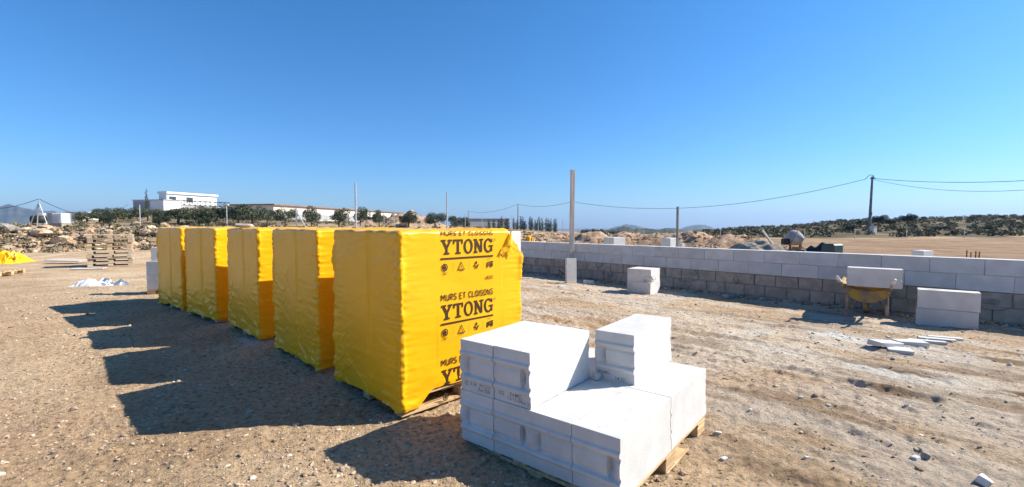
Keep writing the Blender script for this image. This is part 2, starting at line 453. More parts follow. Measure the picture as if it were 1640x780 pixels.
DAMP = [(3.55, 4.0, .32, .06, 1.1), (4.0, 3.45, .35, .09, 1.1), (3.0, 3.5, .4, .08, .8), (5.05, 4.6, .55, .16, .9), (4.2, 4.15, .5, .14, .7), (5.6, 4.9, .7, .14, .8), (6.0, 4.2, .6, .2, .7), (3.9, 6.3, .5, .16, .5), (2.0, 5.2, .6, .12, .5), (4.9, 3.6, .7, .2, .6), (1.3, 6.0, .7, .14, .5), (3.2, 7.4, .8, .14, .5), (.9, 8.2, .8, .16, .6)]
damp = np.zeros(X.shape)
for dx, dy, ra, rb, k in DAMP:
    a_ = (X - dx) * WD[0] + (Y - dy) * WD[1]; b_ = (X - dx) * WN[0] + (Y - dy) * WN[1]
    damp = np.maximum(damp, k * sm(1.1 - np.hypot(a_ / ra, b_ / rb) + .8 * fbm(a_ * 3, b_ * 9, 83, 3)))
damp = np.maximum(damp, field * np.clip(.86 + .3 * vn((X * WD[0] + Y * WD[1]) * .25, dw_ * 1.3, 99) + .2 * vn(X * 1.1, Y * 1.1, 98), 0, 1))
damp = np.maximum(damp, .55 * sm((dw_ - 2.0) / 1.2) * sm(-.15 + 1.1 * fbm((X * WD[0] + Y * WD[1]) * 1.3 + 9, dw_ * 5.2, 97, 4)) * sm((14 - RR) / 6))
dust, damp = np.clip(dust, 0, 1), np.clip(damp, 0, 1)
for nm, arr in (('dust', dust), ('spoil', spoil2), ('veg', veg), ('damp', damp)):
    gme.attributes.new(nm, 'FLOAT', 'POINT').data.foreach_set('value', np.ascontiguousarray(arr.ravel(), np.float32))
tag(link('ground', gme), kind='structure')
def gzr(x, y): return float(T(np.array([x]), np.array([y]))[0] + relief(np.array([x]), np.array([y]))[0])

# far hills
def hill(name, pts, d, zb, m, thick, seed):
    n = 160; us = np.linspace(pts[0][0], pts[-1][0], n)
    zt = np.interp(us, [p[0] for p in pts], [EYE + (361 - p[1]) / FPX * d for p in pts])
    zt = zt + (np.abs(zt - zb)) * .05 * fbm(us * .06, us * 0, seed, 4)
    rows = []
    for k, t in enumerate(np.linspace(-1, 1, 25)):
        h = math.cos(t * math.pi / 2) ** .8
        y = d + thick * t
        x = (us - 820) / FPX * y
        z = zb + (zt - zb) * h + (zt - zb) * .09 * (1 - abs(t)) * fbm(us * .1, us * 0 + t * 4, seed + 3, 4) * (abs(t) > .05)
        rows.append(np.stack([x, np.full(n, y), z], -1))
    v, f = grid_mesh(np.array(rows))
    tag(link(name, fastmesh(name, v, f, m)), kind='structure')
hill('far_hills', [(-420, 352), (-240, 335), (-100, 327), (-20, 328), (30, 331), (62, 338), (100, 345), (150, 349), (230, 353)], 2400, -50, M['bluehill'], 500, 3)
hill('far_hills', [(930, 374), (965, 370), (985, 364), (1004, 360.5), (1020, 362), (1040, 367), (1060, 371), (1075, 371), (1092, 366), (1108, 362), (1124, 360.5), (1138, 364), (1152, 369), (1190, 372)], 2600, -60, M['bluehill'], 400, 13)
hill('wooded_ridge', [(940, 374), (975, 368.5), (1000, 366), (1060, 366.5), (1110, 369), (1160, 370), (1215, 369), (1300, 366)], 620, -30, M['wooded'], 90, 23)

# ------------------------------------------------------------------ aerated blocks
def end_profile(u, v, side):
    """outward relief of a block end: u across the width 0..1, v up 0..1; side: where the grip pocket sits"""
    d = np.zeros_like(u)
    for c0 in (.265, .735):
        e = (v - c0) / .045
        d = d + .011 * np.exp(-e ** 4)
        d = d - .007 * np.exp(-((v - c0 - (.085 if c0 < .5 else -.085)) / .03) ** 2)
    mid = sm((v - .33) / .05) * sm((.67 - v) / .05)
    t = u if side < 0 else 1 - u
    q = np.clip(np.abs(v - .5) / .185, 0, 1)
    arc = (1 - q ** 2.2)
    d = d + np.where(t < .27, 1.0, 0.0) * arc * (.010 - .052 * sm(t / .27) ** 1.3)
    return d

def aerated_mesh(name, l, w, h, side=1, seed=0, m=None, profile=True, res=(23, 40)):
    """block: x along l, y across w, z up from 0; relief on both ends"""
    nu, nv, nl = res[0], res[1], 14
    u, v = np.meshgrid(np.linspace(0, 1, nu), np.linspace(0, 1, nv))
    rs = np.random.RandomState(seed)
    dF = end_profile(u, v, side) if profile else 0 * u
    dB = end_profile(1 - u, v, side) if profile else 0 * u
    F = np.stack([-l / 2 - dF, (u - .5) * w, v * h], -1)
    B = np.stack([l / 2 - (np.maximum(dB, 0) + .013 * np.exp(-((v - .5) / .13) ** 2)) * (1.0 if profile else 0.0), (u - .5) * w, v * h], -1)
    ring = [(0, k) for k in range(nu)] + [(j, nu - 1) for j in range(1, nv)] + [(nv - 1, k) for k in range(nu - 2, -1, -1)] + [(j, 0) for j in range(nv - 2, 0, -1)]
    rf = np.array([F[a] for a in ring]); rb = np.array([B[a] for a in ring])
    n = len(ring)
    L = []
    for k in range(nl + 1):
        t = k / nl
        P = rf * (1 - t) + rb * t
        if 0 < k < nl:
            P = P.copy()
        L.append(P)
    side_ = np.array(L)                                   # (nl+1, n, 3)
    corner = [0, nu - 1, nu + nv - 2, 2 * nu + nv - 3]
    for c in corner:                                      # worn long edges
        j = np.abs(rs.randn(nl + 1)) * .0012 + (rs.rand(nl + 1) < .10) * .006
        ctr = np.array([0, 0, h / 2])
        dirv = ctr - side_[:, c, :]; dirv[:, 0] = 0
        dirv /= np.linalg.norm(dirv, axis=1)[:, None]
        side_[1:-1, c, :] += (dirv * j[:, None])[1:-1]
    vs = [F.reshape(-1, 3), B.reshape(-1, 3), side_.reshape(-1, 3)]
    i = np.arange(nu * nv).reshape(nv, nu)
    q = np.stack([i[:-1, :-1], i[1:, :-1], i[1:, 1:], i[:-1, 1:]], -1).reshape(-1, 4)
    fs = [q, q[:, ::-1] + nu * nv]
    o = 2 * nu * nv
    a = np.arange(n); b = (a + 1) % n
    for k in range(nl):
        fs.append(np.stack([o + k * n + a, o + k * n + b, o + (k + 1) * n + b, o + (k + 1) * n + a], -1))
    return fastmesh(name, np.concatenate(vs), np.concatenate(fs), m or M['white'], smooth=False)

# ------------------------------------------------------------------ lettering
def text_mesh(txt, size, m, bold=0.0, sx=1.0, align='LEFT'):
    cu = bpy.data.curves.new('txt', 'FONT'); cu.body = txt; cu.size = size; cu.offset = bold; cu.align_x = align
    cu.resolution_u = 4
    o = bpy.data.objects.new('txt', cu); C.objects.link(o)
    bpy.context.view_layer.update()
    me = bpy.data.meshes.new_from_object(o.evaluated_get(bpy.context.evaluated_depsgraph_get()))
    bpy.data.objects.remove(o); bpy.data.curves.remove(cu)
    v = [(p.co.x * sx, p.co.y) for p in me.vertices]; f = [tuple(p.vertices) for p in me.polygons]
    bpy.data.meshes.remove(me)
    return v, f
class Flat:
    """flat print built as thin polygons in (x, z); every stroke sits a hair above the one before"""
    def __init__(s): s.v, s.f, s.k = [], [], 0
    def poly(s, pts):
        o = len(s.v); s.v += [(x, z, s.k) for x, z in pts]; s.f.append(tuple(range(o, o + len(pts)))); s.k += 1
    def rect(s, x0, z0, x1, z1): s.poly([(x0, z0), (x1, z0), (x1, z1), (x0, z1)])
    def line(s, a, b, w):
        dx, dz = b[0] - a[0], b[1] - a[1]; l = math.hypot(dx, dz); nx, nz = -dz / l * w / 2, dx / l * w / 2
        s.poly([(a[0] + nx, a[1] + nz), (a[0] - nx, a[1] - nz), (b[0] - nx, b[1] - nz), (b[0] + nx, b[1] + nz)])
    def arc(s, cx, cz, rx, rz, wx, wz, a0, a1, n=22):
        o = len(s.v)
        for k in range(n + 1):
            t = math.radians(a0 + (a1 - a0) * k / n)
            s.v += [(cx + rx * math.cos(t), cz + rz * math.sin(t), s.k), (cx + (rx - wx) * math.cos(t), cz + (rz - wz) * math.sin(t), s.k)]
        s.f += [(o + 2 * k, o + 2 * k + 1, o + 2 * k + 3, o + 2 * k + 2) for k in range(n)]; s.k += 1
    def disc(s, cx, cz, rx, rz=None, n=14):
        rz = rz or rx
        s.poly([(cx + rx * math.cos(2 * math.pi * k / n), cz + rz * math.sin(2 * math.pi * k / n)) for k in range(n)])
    def text(s, txt, x, z, size, bold=0.0, sx=1.0, align='LEFT', fit=None):
        v, f = text_mesh(txt, size, None, bold, 1.0, align)
        if fit:
            w = max(p[0] for p in v) - min(p[0] for p in v); x0 = min(p[0] for p in v)
            v = [((p[0] - x0) * fit / w, p[1]) for p in v]
        else: v = [(p[0] * sx, p[1]) for p in v]
        o = len(s.v); s.v += [(x + a, z + b, s.k) for a, b in v]; s.f += [tuple(i + o for i in q) for q in f]; s.k += 1

STK = {'M': (.82, [[(0, 0), (0, 1), (.41, .38), (.82, 1), (.82, 0)]]), 'U': (.66, [[(0, 1), (0, .28), (.06, .1), (.2, 0), (.46, 0), (.6, .1), (.66, .28), (.66, 1)]]),
       'R': (.62, [[(0, 0), (0, 1), (.38, 1), (.54, .94), (.6, .76), (.54, .56), (.38, .48), (0, .48)], [(.34, .48), (.62, 0)]]),
       'S': (.6, [[(.58, .86), (.46, .97), (.3, 1), (.12, .96), (.02, .8), (.06, .62), (.24, .53), (.42, .47), (.57, .36), (.58, .2), (.48, .05), (.3, 0), (.12, .03), (0, .14)]]),
       'E': (.54, [[(.54, 1), (0, 1), (0, 0), (.54, 0)], [(0, .52), (.46, .52)]]), 'T': (.62, [[(0, 1), (.62, 1)], [(.31, 1), (.31, 0)]]),
       'C': (.62, [[(.6, .84), (.48, .97), (.32, 1), (.14, .95), (.02, .78), (0, .5), (.02, .22), (.14, .05), (.32, 0), (.48, .03), (.6, .16)]]),
       'L': (.5, [[(0, 1), (0, 0), (.5, 0)]]), 'I': (.0, [[(0, 1), (0, 0)]]), 'N': (.68, [[(0, 0), (0, 1), (.68, 0), (.68, 1)]]),
       'O': (.66, [[(.33, 1), (.14, .95), (.02, .78), (0, .5), (.02, .22), (.14, .05), (.33, 0), (.52, .05), (.64, .22), (.66, .5), (.64, .78), (.52, .95), (.33, 1)]]), ' ': (.22, [])}
def stroke_text(F, txt, x, z, w, h, sw):
    adv = .34; tot = sum(STK[c][0] + adv for c in txt) - adv; k = w / tot
    for c in txt:
        for ln in STK[c][1]:
            P_ = [(x + a * k, z + b * h) for a, b in ln]
            for a, b in zip(P_[:-1], P_[1:]):
                F.line(a, b, sw)
            for a in P_[1:-1]: F.disc(a[0], a[1], sw * .5, n=8)
        x += (STK[c][0] + adv) * k
def slab_word(F, x, z, w, h):
    """the heavy slab-serif word on the wrap"""
    lw = [.92, .84, .80, .88, .84]; gap = .085
    tot = sum(lw) + gap * 4; sx = w / tot
    px = [x]
    for a in lw[:-1]: px.append(px[-1] + (a + gap) * sx)
    def X(i, a): return px[i] + a * sx
    def R(i, x0, z0, x1, z1): F.rect(X(i, x0), z + z0 * h, X(i, x1), z + z1 * h)
    def Ln(i, a, b, wd): F.line((X(i, a[0]), z + a[1] * h), (X(i, b[0]), z + b[1] * h), wd * sx)
    # Y
    R(0, 0, .88, .40, 1); R(0, .56, .88, .92, 1); R(0, .375, .05, .555, .45); R(0, .24, 0, .70, .125)
    Ln(0, (.17, .93), (.465, .40), .18); Ln(0, (.77, .93), (.465, .40), .15)
    # T
    R(1, 0, .87, .84, 1); R(1, 0, .68, .12, .9); R(1, .72, .68, .84, .9); R(1, .33, .05, .51, .9); R(1, .19, 0, .65, .125)
    # O
    F.arc(X(2, .40), z + .5 * h, .40 * sx, .52 * h, .17 * sx, .135 * h, 0, 360, 36)
    # N
    R(3, .10, .05, .25, .92); R(3, .64, .05, .79, .95); R(3, 0, 0, .36, .12); R(3, 0, .88, .30, 1); R(3, .52, .88, .90, 1)
    Ln(3, (.17, .95), (.70, .06), .20)
    # G
    F.arc(X(4, .41), z + .5 * h, .41 * sx, .52 * h, .17 * sx, .135 * h, 38, 322, 32)
    R(4, .46, .40, .86, .52); R(4, .64, .06, .80, .45); R(4, .68, .70, .79, .98)

TXS0, TXW, TXU, TXP = .329, .5105, 1.0595, .4717
def wrap_print(k):
    F = Flat()
    if True:
        zu = TXU - TXP * k; x = TXS0
        F.rect(x, zu - .0065, x + TXW, zu + .0065)
        slab_word(F, x + .004, zu + .030, TXW - .008, .108)
        if k == 0: stroke_text(F, 'MURS ET CLOISONS', x + .006, zu + .168, TXW - .012, .026, .006)
        else: stroke_text(F, 'MURS ET CLOISONS', x + .006, zu + .170, TXW - .012, .042, .0075)
        F.arc(x + TXW + .016, zu + .128, .010, .010, .0025, .0025, 0, 360, 16); F.text('R', x + TXW + .0115, zu + .123, .013)
        zi = zu - .062
        F.arc(x + .036, zi, .026, .028, .009, .009, 0, 360, 24); F.disc(x + .036, zi, .0135, .015)
        F.rect(x + .016, zi - .042, x + .056, zi - .038); F.rect(x + .022, zi - .052, x + .050, zi - .0485)
        for a in (.113, .262, .402): F.rect(x + a, zi - .03, x + a + .0015, zi + .03)
        t = [(x + .158, zi - .024), (x + .216, zi - .024), (x + .187, zi + .030)]
        for a, b in ((0, 1), (1, 2), (2, 0)): F.line(t[a], t[b], .0055)
        for p in t: F.disc(p[0], p[1], .0045)
        F.text('PE', x + .180, zi - .012, .015); F.rect(x + .165, zi - .037, x + .209, zi - .034)
        F.poly([(x + .333, zi + .002), (x + .322, zi + .018), (x + .333, zi + .034), (x + .344, zi + .018)])
        F.poly([(x + .329, zi - .024), (x + .309, zi - .004), (x + .311, zi + .010), (x + .327, zi - .004)])
        F.poly([(x + .337, zi - .024), (x + .357, zi - .004), (x + .355, zi + .010), (x + .339, zi - .004)])
        F.rect(x + .316, zi - .026, x + .350, zi - .021)
        F.rect(x + .442, zi - .028, x + .454, zi + .016); F.poly([(x + .457, zi - .022), (x + .469, zi - .014), (x + .469, zi + .022), (x + .457, zi + .016)])
        F.rect(x + .476, zi + .010, x + .508, zi + .022); F.poly([(x + .481, zi - .024), (x + .504, zi - .024), (x + .507, zi + .006), (x + .478, zi + .006)])
        F.text('PLAST', x + .448, zi + .036, .014)
        if k < 2: F.text('xR5/50', x + .425, zi - .118, .038, .0006, fit=.08)
    return F
PRINTS = [wrap_print(k) for k in range(3)]

# ------------------------------------------------------------------ wrapped pallets
def film_ring(Lx, Wy, r=.022, step=.0125):
    pts = []
    def seg(x0, y0, x1, y1, nx, ny, tag_):
        l = math.hypot(x1 - x0, y1 - y0); n = max(2, int(l / step))
        for k in range(n):
            t = k / n; pts.append((x0 + (x1 - x0) * t, y0 + (y1 - y0) * t, nx, ny, tag_, l * t, l))
    def cor(cx, cy, a0):
        for k in range(4):
            a = a0 + math.pi / 2 * (k + .5) / 4; pts.append((cx + r * math.cos(a), cy + r * math.sin(a), math.cos(a), math.sin(a), -1, 0, 1))
    seg(r, 0, Lx - r, 0, 0, -1, 0); cor(Lx - r, r, -math.pi / 2)
    seg(Lx, r, Lx, Wy - r, 1, 0, 1); cor(Lx - r, Wy - r, 0)
    seg(Lx - r, Wy, r, Wy, 0, 1, 2); cor(r, Wy - r, math.pi / 2)
    seg(0, Wy - r, 0, r, -1, 0, 3); cor(r, r, math.pi)
    return np.array(pts)

def film_mesh(Lx, Wy, H, seed, tear=False, calm=1.0):
    stp = .0098 if seed < 5 else .0135
    R = film_ring(Lx, Wy, step=stp); n = len(R)
    x, y, nx, ny, tg, s, sl = R.T
    per = np.arange(n) * stp
    cd = np.minimum(np.hypot(np.minimum(x, Lx - x), np.minimum(y, Wy - y)), 9)          # distance to the vertical edge
    lit = (tg == 0) | (tg == 2); end = (tg == 3) | (tg == 1)
    o = seed * 13.7
    # hem height
    hem = np.where(lit, .035 + .10 * sm((np.minimum(s, sl - s) - .09) / .16), .052 + .015 * vn(s * 4 + o, s * 0, 3))
    hem = np.where(end, hem - .03 * sm(1 - cd / .2), hem)
    hem = np.where(tg == -1, .034, hem) + .006 * vn(per * 3.3 + o, per * 0, 4) + .004 * vn(per * 14 + o, per * 0, 14)
    zt = np.concatenate([np.linspace(0, 1, 122 if seed < 5 else 92)])
    rows = []
    for t in zt:
        z = hem + (H - .015 - hem) * t
        zz = z
        d = .0035 * vn(per * 3.1 + o, zz * 2.3, seed) 
        edge = np.exp(-cd / .10); low = np.exp(-(zz - .07) / .16); top = np.exp(-(H - zz) / .12)
        w = np.where(end, .65, .22) * calm
        # horizontal gathers by the edges, diagonal drag lines at the foot and top corners
        d = d + edge * .0045 * vn(per * 4 + o, zz * 46, seed + 1) + edge * .004 * vn(per * 9, zz * 85, seed + 2)
        dg = np.abs(vn((per * 7 + zz * 13) + o, (per * 2.2 - zz * 1.2), seed + 3)); dg2 = np.abs(vn((per * 7 - zz * 12) - o, (per * 2 + zz * 1.4), seed + 4))
        amp = w * (.0 + .9 * low + .75 * top * edge + .35 * edge) * (.35 + .9 * np.clip(.5 + vn(per * 1.7 + o, zz * 2.1, seed + 14), 0, 1.2))
        body = {4: .5, 5: .22, 6: .10, 7: .12}.get(seed, .06)
        amp1 = amp + np.where(end, body, 0) * np.clip(.25 + vn(per * 2.3 + o, zz * 1.6, seed + 15), 0, 1)
        d = d + .024 * amp1 * (np.clip(.16 - dg, 0, 1) / .16) ** 1.2 + .022 * amp * (np.clip(.15 - dg2, 0, 1) / .15) ** 1.2
        d = d + low * np.where(end, .010, .006) * vn(per * 5 + o, zz * 26, seed + 5)
        d = d + np.where(lit, 1, 0) * .006 * np.exp(-((zz - hem - .03) / .02) ** 2) * (1 + vn(per * 6, zz * 0, seed + 8))
        # lap of the film down the middle of each end, mould seam lines
        c = sl * (.57 + .02 * math.sin(seed * 3.1)) + .012 * vn(zz * 2.2 + o, zz * 0, seed)
        e = (s - c)
        d = d + np.where(end, -.010 * np.exp(-(e / .010) ** 2) + .006 * np.exp(-((e - .02) / .012) ** 2), 0)
        # fins at the vertical edges
        fin = np.exp(-(cd / .03) ** 2) * (.006 + .015 * np.clip(vn(zz * 10 + o, np.round(x / Lx) * 7 + np.round(y / Wy) * 3, seed + 6), -.4, 1) + .004 * vn(zz * 31, x * 0, seed + 7))
        d = d + fin
        tx = lit & (s > .28) & (s < .92)
        d = np.where(tx & (zz > .08), d * .45 + .0, d)
        rows.append(np.stack([x + nx * d, y + ny * d, z], -1))
    # shoulder and top
    for k, (ins, dz) in enumerate([(.004, -.009), (.011, -.002), (.03, .002)]):
        q = np.stack([x - nx * ins, y - ny * ins, np.full(n, H + dz) + .006 * vn(per * 11 + o, per * 0 + k, seed + 9) * calm], -1)
        rows.append(q)
    cx, cy = Lx / 2, Wy / 2
    for sc in (.90, .8, .68, .56, .44, .32, .2, .1, .03):
        px, py = cx + (x - cx) * sc, cy + (y - cy) * sc
        q = np.stack([px, py, H + .010 * fbm(px * 5 + o, py * 5, seed + 10, 3) + .012 * (np.clip(.25 - np.abs(vn(px * 6 + py * 4 + o, px - py * 2, seed + 11)), 0, 1) / .25)], -1)
        rows.append(q)
    P = np.array(rows)
    h = len(P); i = np.arange(h * n).reshape(h, n); j = np.roll(i, -1, 1)
    f = np.stack([i[:-1], j[:-1], j[1:], i[1:]], -1).reshape(-1, 4)
    v = P.reshape(-1, 3)
    keep = np.ones(len(f), bool)
    if tear:
        cxy = v[f].mean(1)
        edge_x = 1.02 + .13 * sm((1.262 - cxy[:, 2]) / .2) + .012 * vn(cxy[:, 2] * 30, cxy[:, 2] * 0, 3)
        hole = (cxy[:, 0] > edge_x) & (cxy[:, 1] < .14) & (cxy[:, 2] > 1.085 + .02 * vn(cxy[:, 0] * 40, cxy[:, 1] * 30, 5))
        keep = ~hole
    me = fastmesh('plastic_wrap', v, f[keep], M['film'], True)
    return me

def print_mesh(PRINT):
    """the flat print laid 2.5 mm clear of the calm middle of the film"""
    v = [(x, -.0042 - k * .000008, z) for x, z, k in PRINT.v]
    return newmesh('lettering', v, PRINT.f, M['ink'])

LETTERS = [print_mesh(F) for F in PRINTS]
def wooden_pallet(parent, Lx, Wy, wood='wood', name='wooden_pallet', h=.128):
    """boards and feet: children of parent, local origin at the pallet's corner"""
    fb = MB(); fb.box((0, 0, 0), (.14, .095, h - .062), bev=.004); fm = fb.mesh('foot_block', M[wood])
    bb = MB(); bb.box((0, 0, 0), (Lx - .004, .098, .020), bev=.003); bm_ = bb.mesh('bottom_board', M[wood])
    sb = MB(); sb.box((0, 0, 0), (.14, Wy - .002, .020), bev=.003); sm_ = sb.mesh('stringer_board', M[wood])
    db = MB(); db.box((0, 0, 0), (Lx - .002, .098, .020), bev=.003); dm = db.mesh('deck_board', M[wood])
    for yy in (.052, Wy / 2, Wy - .052):
        link('bottom_board', bm_, parent, (Lx / 2, yy, .0105))
        for xx in (.073, Lx / 2, Lx - .073):
            link('foot_block', fm, parent, (xx, yy, .0215 + (h - .062) / 2))
    for xx in (.073, Lx / 2, Lx - .073): link('stringer_board', sm_, parent, (xx, Wy / 2, h - .030))
    for k in range(6): link('deck_board', dm, parent, (Lx / 2, .052 + (Wy - .104) * k / 5, h - .0092))

PAL = [((-.743, 2.995), (-1.467, 3.713), 1.175), ((-1.69, 3.92), (-2.48, 4.70), 1.2), ((-2.80, 4.98), (-3.614, 5.75), 1.2),
       ((-3.917, 5.97), (-4.757, 6.60), 1.2), ((-4.967, 6.80), (-5.831, 7.45), 1.2)]
PLAB = ['nearest yellow wrapped pallet with black lettering on its sunlit side and a torn top corner',
        'wrinkled yellow wrapped pallet directly behind the one with the torn corner',
        'middle yellow wrapped pallet of the five, third back from the white blocks',
        'yellow wrapped pallet second from the far end of the row, close beside the last one',
        'farthest yellow wrapped pallet, at the end of the row beside the white blocks']
PH = 1.262
for k, (r_, l_, Lx) in enumerate(PAL):
    ex, ey = l_[0] - r_[0], l_[1] - r_[1]; Wy = math.hypot(ex, ey); ang = math.atan2(-ex, ey)
    t = thing('wrapped_pallet', PLAB[k], 'wrapped pallet', (r_[0], r_[1], 0), ang, 'yellow wrapped pallets in a row')
    link('plastic_wrap', film_mesh(Lx, Wy, PH, 3 + k, tear=(k == 0)), t)
    wp = link('wooden_pallet', None, t)
    inner = MB(); inner.box((Lx / 2, Wy / 2, .13 + (PH - .16) / 2), (Lx - .05, Wy - .05, PH - .165)); inner.build('block_load', M['white'], t)
    wooden_pallet(wp, Lx - .02, Wy - .02)
    wp.location = (.01, .01, .001)
    for me_ in LETTERS: link('lettering', me_, t)
    if k == 0:
        # film corner torn away and hanging as a folded flap
        a, b, c = np.array([1.035, -.008, 1.256]), np.array([.90, -.012, 1.06]), np.array([1.055, -.030, 1.075])
        n = 22; rows = []
        for i in range(n):
            q = i / (n - 1)
            lft = a + (b - a) * q; rgt = a + (c - a) * q
            row = []
            for j in range(n):
                p = j / (n - 1)
                pt = lft + (rgt - lft) * p
                pt = pt + np.array([0, -.045 * math.sin(p * math.pi) ** .7 * q * (1.2 - q) - .006 * vn(p * 5, q * 6, 3), .020 * q * vn(p * 9, 0, 4) * (q > .75) + .012 * math.sin(p * math.pi) * q])
                row.append(pt)
            rows.append(row)
        v_, f_ = grid_mesh(np.array(rows))
        link('torn_flap', fastmesh('torn_flap', v_, f_[:, ::-1], M['film'], True), t)
        eb = MB(); eb.box((Lx - .134, .070, 1.253 - .135), (.262, .125, .262), bev=.004)
        eb.build('exposed_block', M['white'], t)

# ------------------------------------------------------------------ opened stack of white blocks in front
CX, CY, YA, BW, BL, Z0, ZH1, ZH2 = .4992, 2.0245, .8712, .2621, .6139, .0276, .3314, .6364
A2 = np.array([-math.sin(YA), math.cos(YA)]); B2 = np.array([math.cos(YA), math.sin(YA)])
TILT = (-.0133, .0198)
def bz(a, b): return TILT[0] * a * BW + TILT[1] * b * BL
BH = ZH1 - Z0
b_pos = aerated_mesh('aerated_block', BL - .004, BW - .003, BH - .0008, 1, 1, res=(45, 70))
b_neg = aerated_mesh('aerated_block', BL - .004, BW - .003, BH - .0008, -1, 2, res=(45, 70))
ROT = Euler((math.atan(TILT[0]) , -math.atan(TILT[1]), 0))
def stack_block(a, b, level, side, label, jit=0.0, twist=0.0):
    p = np.array([CX, CY]) + A2 * (a * BW) + B2 * (b * BL + jit)
    o = link('aerated_block', b_neg if side < 0 else b_pos, None, (p[0], p[1], Z0 + level * BH + bz(a, b)), (math.atan(TILT[0]), -math.atan(TILT[1]), YA + twist))
    return tag(o, label, 'block', 'white blocks on the opened pallet')
def block_print(o, lines):
    for txt, x, z, s in lines:
        F = Flat()
        if txt == '*':
            F.arc(x, z, .015, .015, .003, .003, 20, 330, 18); F.line((x - .007, z + .002), (x - .001, z - .006), .003); F.line((x - .001, z - .006), (x + .010, z + .010), .003)
        else: F.text(txt, x, z, s, .0002)
        v = [(-(BL - .004) / 2 - .0008 - k * .000008, -x, z) for x, z, k in F.v]
        link('stamp', newmesh('stamp', v, F.f, M['greyink']), o)
lab = {(0, 0): 'nearest white block at the low front corner of the opened stack', (1, 0): 'white block second from the low front corner in the bottom row',
       (2, 0): 'bottom row white block under the stepped end of the two top blocks', (3, 0): 'bottom row white block at the tall front corner next to the yellow pallet',
       (0, 1): 'white block at the far low end, facing the sun behind the nearest block', (1, 1): 'white block carrying the single loose upper block',
       (2, 1): 'white block in the back of the bottom layer beside the loose upper block', (3, 1): 'hidden back corner white block of the bottom layer by the yellow pallet'}
sides = {0: 1, 1: 1, 2: -1, 3: -1}
for (a, b), s_ in lab.items():
    o = stack_block(a + .5, b + .5, 0, {0: -1, 1: 1, 2: -1, 3: 1}[a], s_, jit=rnd.uniform(-.004, .004))
top1 = stack_block(2.5, .5, 1, -1, 'upper white block beside the step, printed with a grey date stamp', .003)
top2 = stack_block(3.5, .5, 1, 1, 'upper white block at the tall corner, printed with a round grey mark', -.003)
block_print(top1, [('102', -.10, .035, .030), ('PAMEL', -.015, .042, .030), ('12/15-06', -.035, .018, .030), ('14 22', .065, .012, .030)])
block_print(top2, [('*', -.085, .045, .03), ('0.34', -.055, .040, .030), ('Rm.2.3', .02, .046, .030), ('Rw.350', .012, .018, .030)])
loose = stack_block(1.44, 1.56, 1, 1, 'single loose white block standing alone on the back of the stack', .0, .012)
block_print(loose, [('PAMEL', -.11, .035, .028), ('14 22', .0, .010, .030)])
ch = MB(); v_, f_ = bevbox(.022, .018, .022, .006); ch.add([p + Vector((rnd.uniform(-.004, .004), rnd.uniform(-.004, .004), 0)) for p in v_], f_)
p_ = np.array([CX, CY]) + A2 * (1.82 * BW) + B2 * (1.0 * BL - .0)
tag(ch.build('block_chip', M['white'], None, (p_[0], p_[1], ZH1 + bz(1.8, 1) + .023), (.2, .1, .7)), 'small white crumb lying in the notch between the upper blocks', 'chip')
pw = thing('wooden_pallet', 'pale wooden pallet carrying the opened stack of white blocks', 'pallet')
L2, W2 = 2 * BL - .03, 4 * BW + .0
o2 = np.array([CX, CY]) + B2 * .015
pw.location = (o2[0], o2[1], Z0 - .1295); pw.rotation_euler = (math.atan(TILT[0]), -math.atan(TILT[1]), YA)
wooden_pallet(pw, L2, W2 - .02)

M['mudtyre'] = mat('mud_caked_tyre', (.20, .14, .07), (.46, .33, .14), 9, .9, .5, 40)

M['gravel'] = mat('grey_gravel', (.20, .165, .13), (.36, .31, .25), 9, .95, .9, 30, bdist=.04)

# ------------------------------------------------------------------ the low block wall
wall = thing('block_wall', 'long low wall of two pale block courses on two grey concrete block courses', 'wall')
WTOP, WANG = .785, math.atan2(.741, -.671)
def wpt(t, off=0.0, z=0.0):
    return (WP[0] + WD[0] * t + WN[0] * off, WP[1] + WD[1] * t + WN[1] * off, z)
tmin, tmax = -4.6, 12.6
core = MB(); core.box(((tmin + tmax) / 2, 0, (WTOP - .99) / 2 + 0), (tmax - tmin - .05, .17, WTOP + .965), bev=0)
def wloc(o, t, z, off=.125):
    p = wpt(t, off); o.location = (p[0], p[1], z)
    o.rotation_euler = (rnd.uniform(-.003, .003), rnd.uniform(-.003, .003), WANG + rnd.uniform(-.004, .004))
mt = MB(); mt.box((0, 0, 0), (tmax - tmin - .06, .155, .93)); mo = mt.build('mortar_bed', M['mortar'], wall)
p_ = wpt((tmin + tmax) / 2, .125); mo.location = (p_[0], p_[1], WTOP - .475); mo.rotation_euler = (0, 0, WANG)
def rough_block(name, l, w, h, m, seed, j=.004, bev=.006):
    rs = random.Random(seed); mb = MB(); mb.box((0, 0, 0), (l, w, h), bev=bev)
    mb.v = [(p[0] + rs.uniform(-j, j), p[1] + rs.uniform(-j, j) * .6, p[2] + rs.uniform(-j, j)) for p in mb.v]
    return mb.mesh(name, m)
ws = [rough_block('white_block', .6165, .25, .2452, M['wallwhite'], 40 + k, .0012, .005) for k in range(4)]
cs = [rough_block('concrete_block', .384, .20, .219, M['concrete'], 50 + k, .004, .007) for k in range(5)]
for row in range(2):
    z = WTOP - .1225 - row * .2475
    t = -.479 + .31 * row - .62 * 6
    while t < tmax - .3:
        o = link('white_block', rnd.choice(ws), wall)
        wloc(o, t + .31, z + rnd.uniform(-.0015, .0015), .125 + rnd.uniform(-.006, .004)); t += .62
for row in range(2):
    z = WTOP - .495 - .114 - row * .232
    t = tmin + .2 * row
    while t < tmax - .3:
        o = link('concrete_block', rnd.choice(cs), wall)
        wloc(o, t + .2, z + rnd.uniform(-.003, .003), .125 + rnd.uniform(-.008, .006)); t += .4
